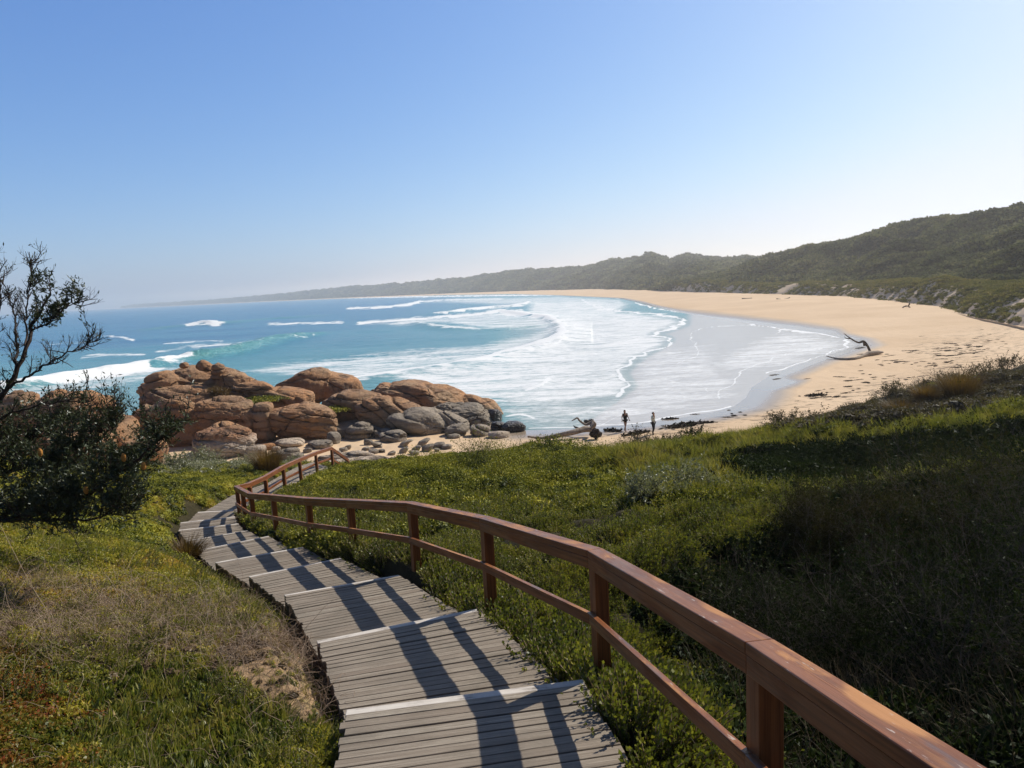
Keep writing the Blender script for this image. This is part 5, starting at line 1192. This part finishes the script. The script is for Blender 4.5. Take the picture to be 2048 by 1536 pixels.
#@@SECTION people
def skin_obj(name, verts, edges, rad, mat, parent, levels=2, root=0):
    bm = bmesh.new(); lay = bm.verts.layers.skin.verify(); vs = []
    for i, (p, r) in enumerate(zip(verts, rad)):
        v = bm.verts.new(p); r = r if isinstance(r, tuple) else (r, r); v[lay].radius = r; v[lay].use_root = (i == root); vs.append(v)
    for a, b in edges: bm.edges.new((vs[a], vs[b]))
    me = bpy.data.meshes.new(name); bm.to_mesh(me); bm.free(); me.materials.append(mat); o = obj(name, me, parent)
    m = o.modifiers.new('skin', 'SKIN'); m.use_smooth_shade = True; m = o.modifiers.new('smooth', 'SUBSURF'); m.levels = levels; m.render_levels = levels; return o
SKIN = plain('skin', (.42,.25,.17), .6)
def person(base, label, H_, yaw, joints, top, bottom, hairc, shoe, longhair, sleeve):
    root = empty('person', base); root.rotation_euler = (0, 0, yaw); tag(root, label, 'person'); root.scale = (H_/1.7,)*3
    J = joints; K = list(J); ix = {k: i for i, k in enumerate(K)}
    rad = dict(pel=.125, bel=.11, chest=.125, neck=.052, chin=.062, head=.095, crown=.07, shl=.06, shr=.06, ell=.038, elr=.038, wrl=.026, wrr=.026, hdl=.03, hdr=.03, hil=.09, hir=.09, knl=.056, knr=.056, anl=.036, anr=.036, hel=.036, her=.036, tol=.03, tor=.03)
    E = [('pel','bel'),('bel','chest'),('chest','neck'),('neck','chin'),('chin','head'),('head','crown'),('chest','shl'),('chest','shr'),('shl','ell'),('shr','elr'),('ell','wrl'),('elr','wrr'),('wrl','hdl'),('wrr','hdr'),('pel','hil'),('pel','hir'),('hil','knl'),('hir','knr'),('knl','anl'),('knr','anr'),('anl','hel'),('anr','her'),('hel','tol'),('her','tor')]
    skin_obj('body', [J[k] for k in K], [(ix[a], ix[b]) for a, b in E], [rad[k] for k in K], SKIN, root, 2, ix['pel'])
    def cloth(nm, keys, ed, rr, mat):
        kx = {k: i for i, k in enumerate(keys)}; skin_obj(nm, [J[k] for k in keys], [(kx[a], kx[b]) for a, b in ed], rr, mat, root, 2, 0)
    V = lambda a, b, t: tuple(J[a][i]*(1-t)+J[b][i]*t for i in range(3))
    J['mul'] = V('shl', 'ell', sleeve); J['mur'] = V('shr', 'elr', sleeve); J['mkl'] = V('hil', 'knl', bottom[1]); J['mkr'] = V('hir', 'knr', bottom[1]); J['hem'] = V('pel', 'bel', -.25)
    cloth('shirt', ['bel','chest','shl','shr','mul','mur','hem','collar'] if 0 else ['bel','chest','shl','shr','mul','mur','hem'], [('hem','bel'),('bel','chest'),('chest','shl'),('chest','shr'),('shl','mul'),('shr','mur')], [.135,.15,.078,.078,.062,.062,.155], top)
    if bottom[1] <= 1: cloth('shorts', ['pel','hil','hir','mkl','mkr'], [('pel','hil'),('pel','hir'),('hil','mkl'),('hir','mkr')], [.145,.11,.11,.09,.09], bottom[0])
    else: 
        cloth('trousers', ['pel','hil','hir','knl','knr','anl','anr'], [('pel','hil'),('pel','hir'),('hil','knl'),('hir','knr'),('knl','anl'),('knr','anr')], [.145,.11,.11,.075,.075,.055,.055], bottom[0])
    hx, hy, hz_ = J['head']
    hv = [(hx, hy+.015, hz_+.03), (hx, hy+.03, hz_+.10), (hx, hy+.06, hz_-.02)] + ([(hx+.03, hy+.08, hz_-.16), (hx+.04, hy+.085, hz_-.27)] if longhair else [(hx, hy+.065, hz_-.07)])
    skin_obj('hair', hv, [(i, i+1) for i in range(len(hv)-1)], [.10,.085,.095]+([.075,.045] if longhair else [.06]), hairc, root, 2, 0)
    for s_ in 'lr':
        a, b = J['he'+s_], J['to'+s_]; skin_obj('shoe', [a, b], [(0, 1)], [.05, .04], shoe, root, 1, 0)
    fm = plain('face_detail', (.08,.04,.03))
    bm = bmesh.new()
    for sx in (-.035, .035): bmesh.ops.create_icosphere(bm, subdivisions=1, radius=.011, matrix=Matrix.Translation((hx+sx, hy-.088, hz_+.01)))
    bmesh.ops.create_icosphere(bm, subdivisions=1, radius=.014, matrix=Matrix.Translation((hx, hy-.10, hz_-.02))); bmesh.ops.create_cube(bm, size=.01, matrix=Matrix.Translation((hx, hy-.088, hz_-.055)) @ Matrix.Diagonal((4.5, 1, 1, 1)))
    me = bpy.data.meshes.new('face'); bm.to_mesh(me); bm.free(); me.materials.append(fm); obj('face', me, root)
    # five fingers per hand
    for s_, sg_ in (('l', -1), ('r', 1)):
        hd = np.array(J['hd'+s_]); wr = np.array(J['wr'+s_]); d = norm(hd-wr); sd2 = norm(np.cross(d, [0, 1, 0]) + 1e-6); bm = bmesh.new(); lay = bm.verts.layers.skin.verify()
        for k in range(5):
            if k < 4: b_ = hd+sd2*(k-1.5)*.017; e1 = b_+d*.035+np.array([0, -.005, 0]); e2 = e1+norm(d+np.array([0, -.4, 0]))*(.028+.006*(k in (1, 2)))
            else: b_ = hd-d*.02-sd2*.03; e1 = b_-sd2*.02+d*.02; e2 = e1+d*.022
            q = [bm.verts.new(x) for x in (b_, e1, e2)]
            for v_, r_ in zip(q, (.0095, .0085, .007)): v_[lay].radius = (r_, r_)
            q[0][lay].use_root = True; bm.edges.new(q[:2]); bm.edges.new(q[1:])
        me = bpy.data.meshes.new('fingers'); bm.to_mesh(me); bm.free(); me.materials.append(SKIN); o = obj('fingers', me, root); o.modifiers.new('skin', 'SKIN')
    return root
# local frame: faces -Y, z up; metres at 1.7 m tall
J1 = dict(pel=(0,0,.93), bel=(0,0,1.08), chest=(0,.0,1.28), neck=(0,.01,1.44), chin=(-.01,-.015,1.50), head=(-.01,0,1.585), crown=(-.01,.01,1.64), shl=(-.17,.01,1.38), shr=(.17,.01,1.38), ell=(-.24,.05,1.12), elr=(.27,.07,1.13), wrl=(-.26,.00,.89), wrr=(.35,.02,.91), hdl=(-.26,-.01,.83), hdr=(.37,.0,.85),
  hil=(-.08,0,.86), hir=(.08,0,.86), knl=(-.06,-.12,.48), knr=(.06,.06,.47), anl=(-.04,-.14,.09), anr=(.05,.30,.13), hel=(-.04,-.12,.04), her=(.05,.34,.09), tol=(-.05,-.28,.03), tor=(.05,.22,.03))
J2 = dict(pel=(0,0,.93), bel=(.0,0,1.08), chest=(.0,-.01,1.28), neck=(-.01,-.03,1.44), chin=(-.02,-.07,1.49), head=(-.02,-.05,1.575), crown=(-.02,-.03,1.63), shl=(-.17,0,1.37), shr=(.17,0,1.37), ell=(-.21,-.06,1.12), elr=(.20,.06,1.12), wrl=(-.08,-.14,1.32), wrr=(.06,-.12,1.02), hdl=(-.05,-.145,1.39), hdr=(.0,-.15,1.02),
  hil=(-.08,0,.86), hir=(.08,0,.86), knl=(-.08,-.05,.47), knr=(.07,-.02,.47), anl=(-.08,.02,.08), anr=(.08,.10,.10), hel=(-.08,.05,.04), her=(.08,.13,.05), tol=(-.08,-.12,.03), tor=(.08,-.04,.03))
HB_ = plain('brown_hair', (.10,.05,.025)); BLK = plain('black_cloth', (.012,.011,.012)); NVY = plain('dark_navy_cloth', (.012,.016,.028)); WHT = plain('pale_green_white_cloth', (.55,.62,.55)); SHO = plain('dark_shoe', (.02,.018,.016))
person(onsand(1251, 863), 'person with long brown hair in black top and shorts walking with arms at sides', 1.74, .25, J1, BLK, (BLK, .28), HB_, plain('sandal', (.2,.13,.09)), True, .35)
person(onsand(1307, 869), 'person in pale green-white shirt and dark shorts with dark leggings, hand raised to the face', 1.78, .9, J2, WHT, (NVY, 1.5), plain('dark_hair', (.03,.018,.012)), SHO, False, 1.0)
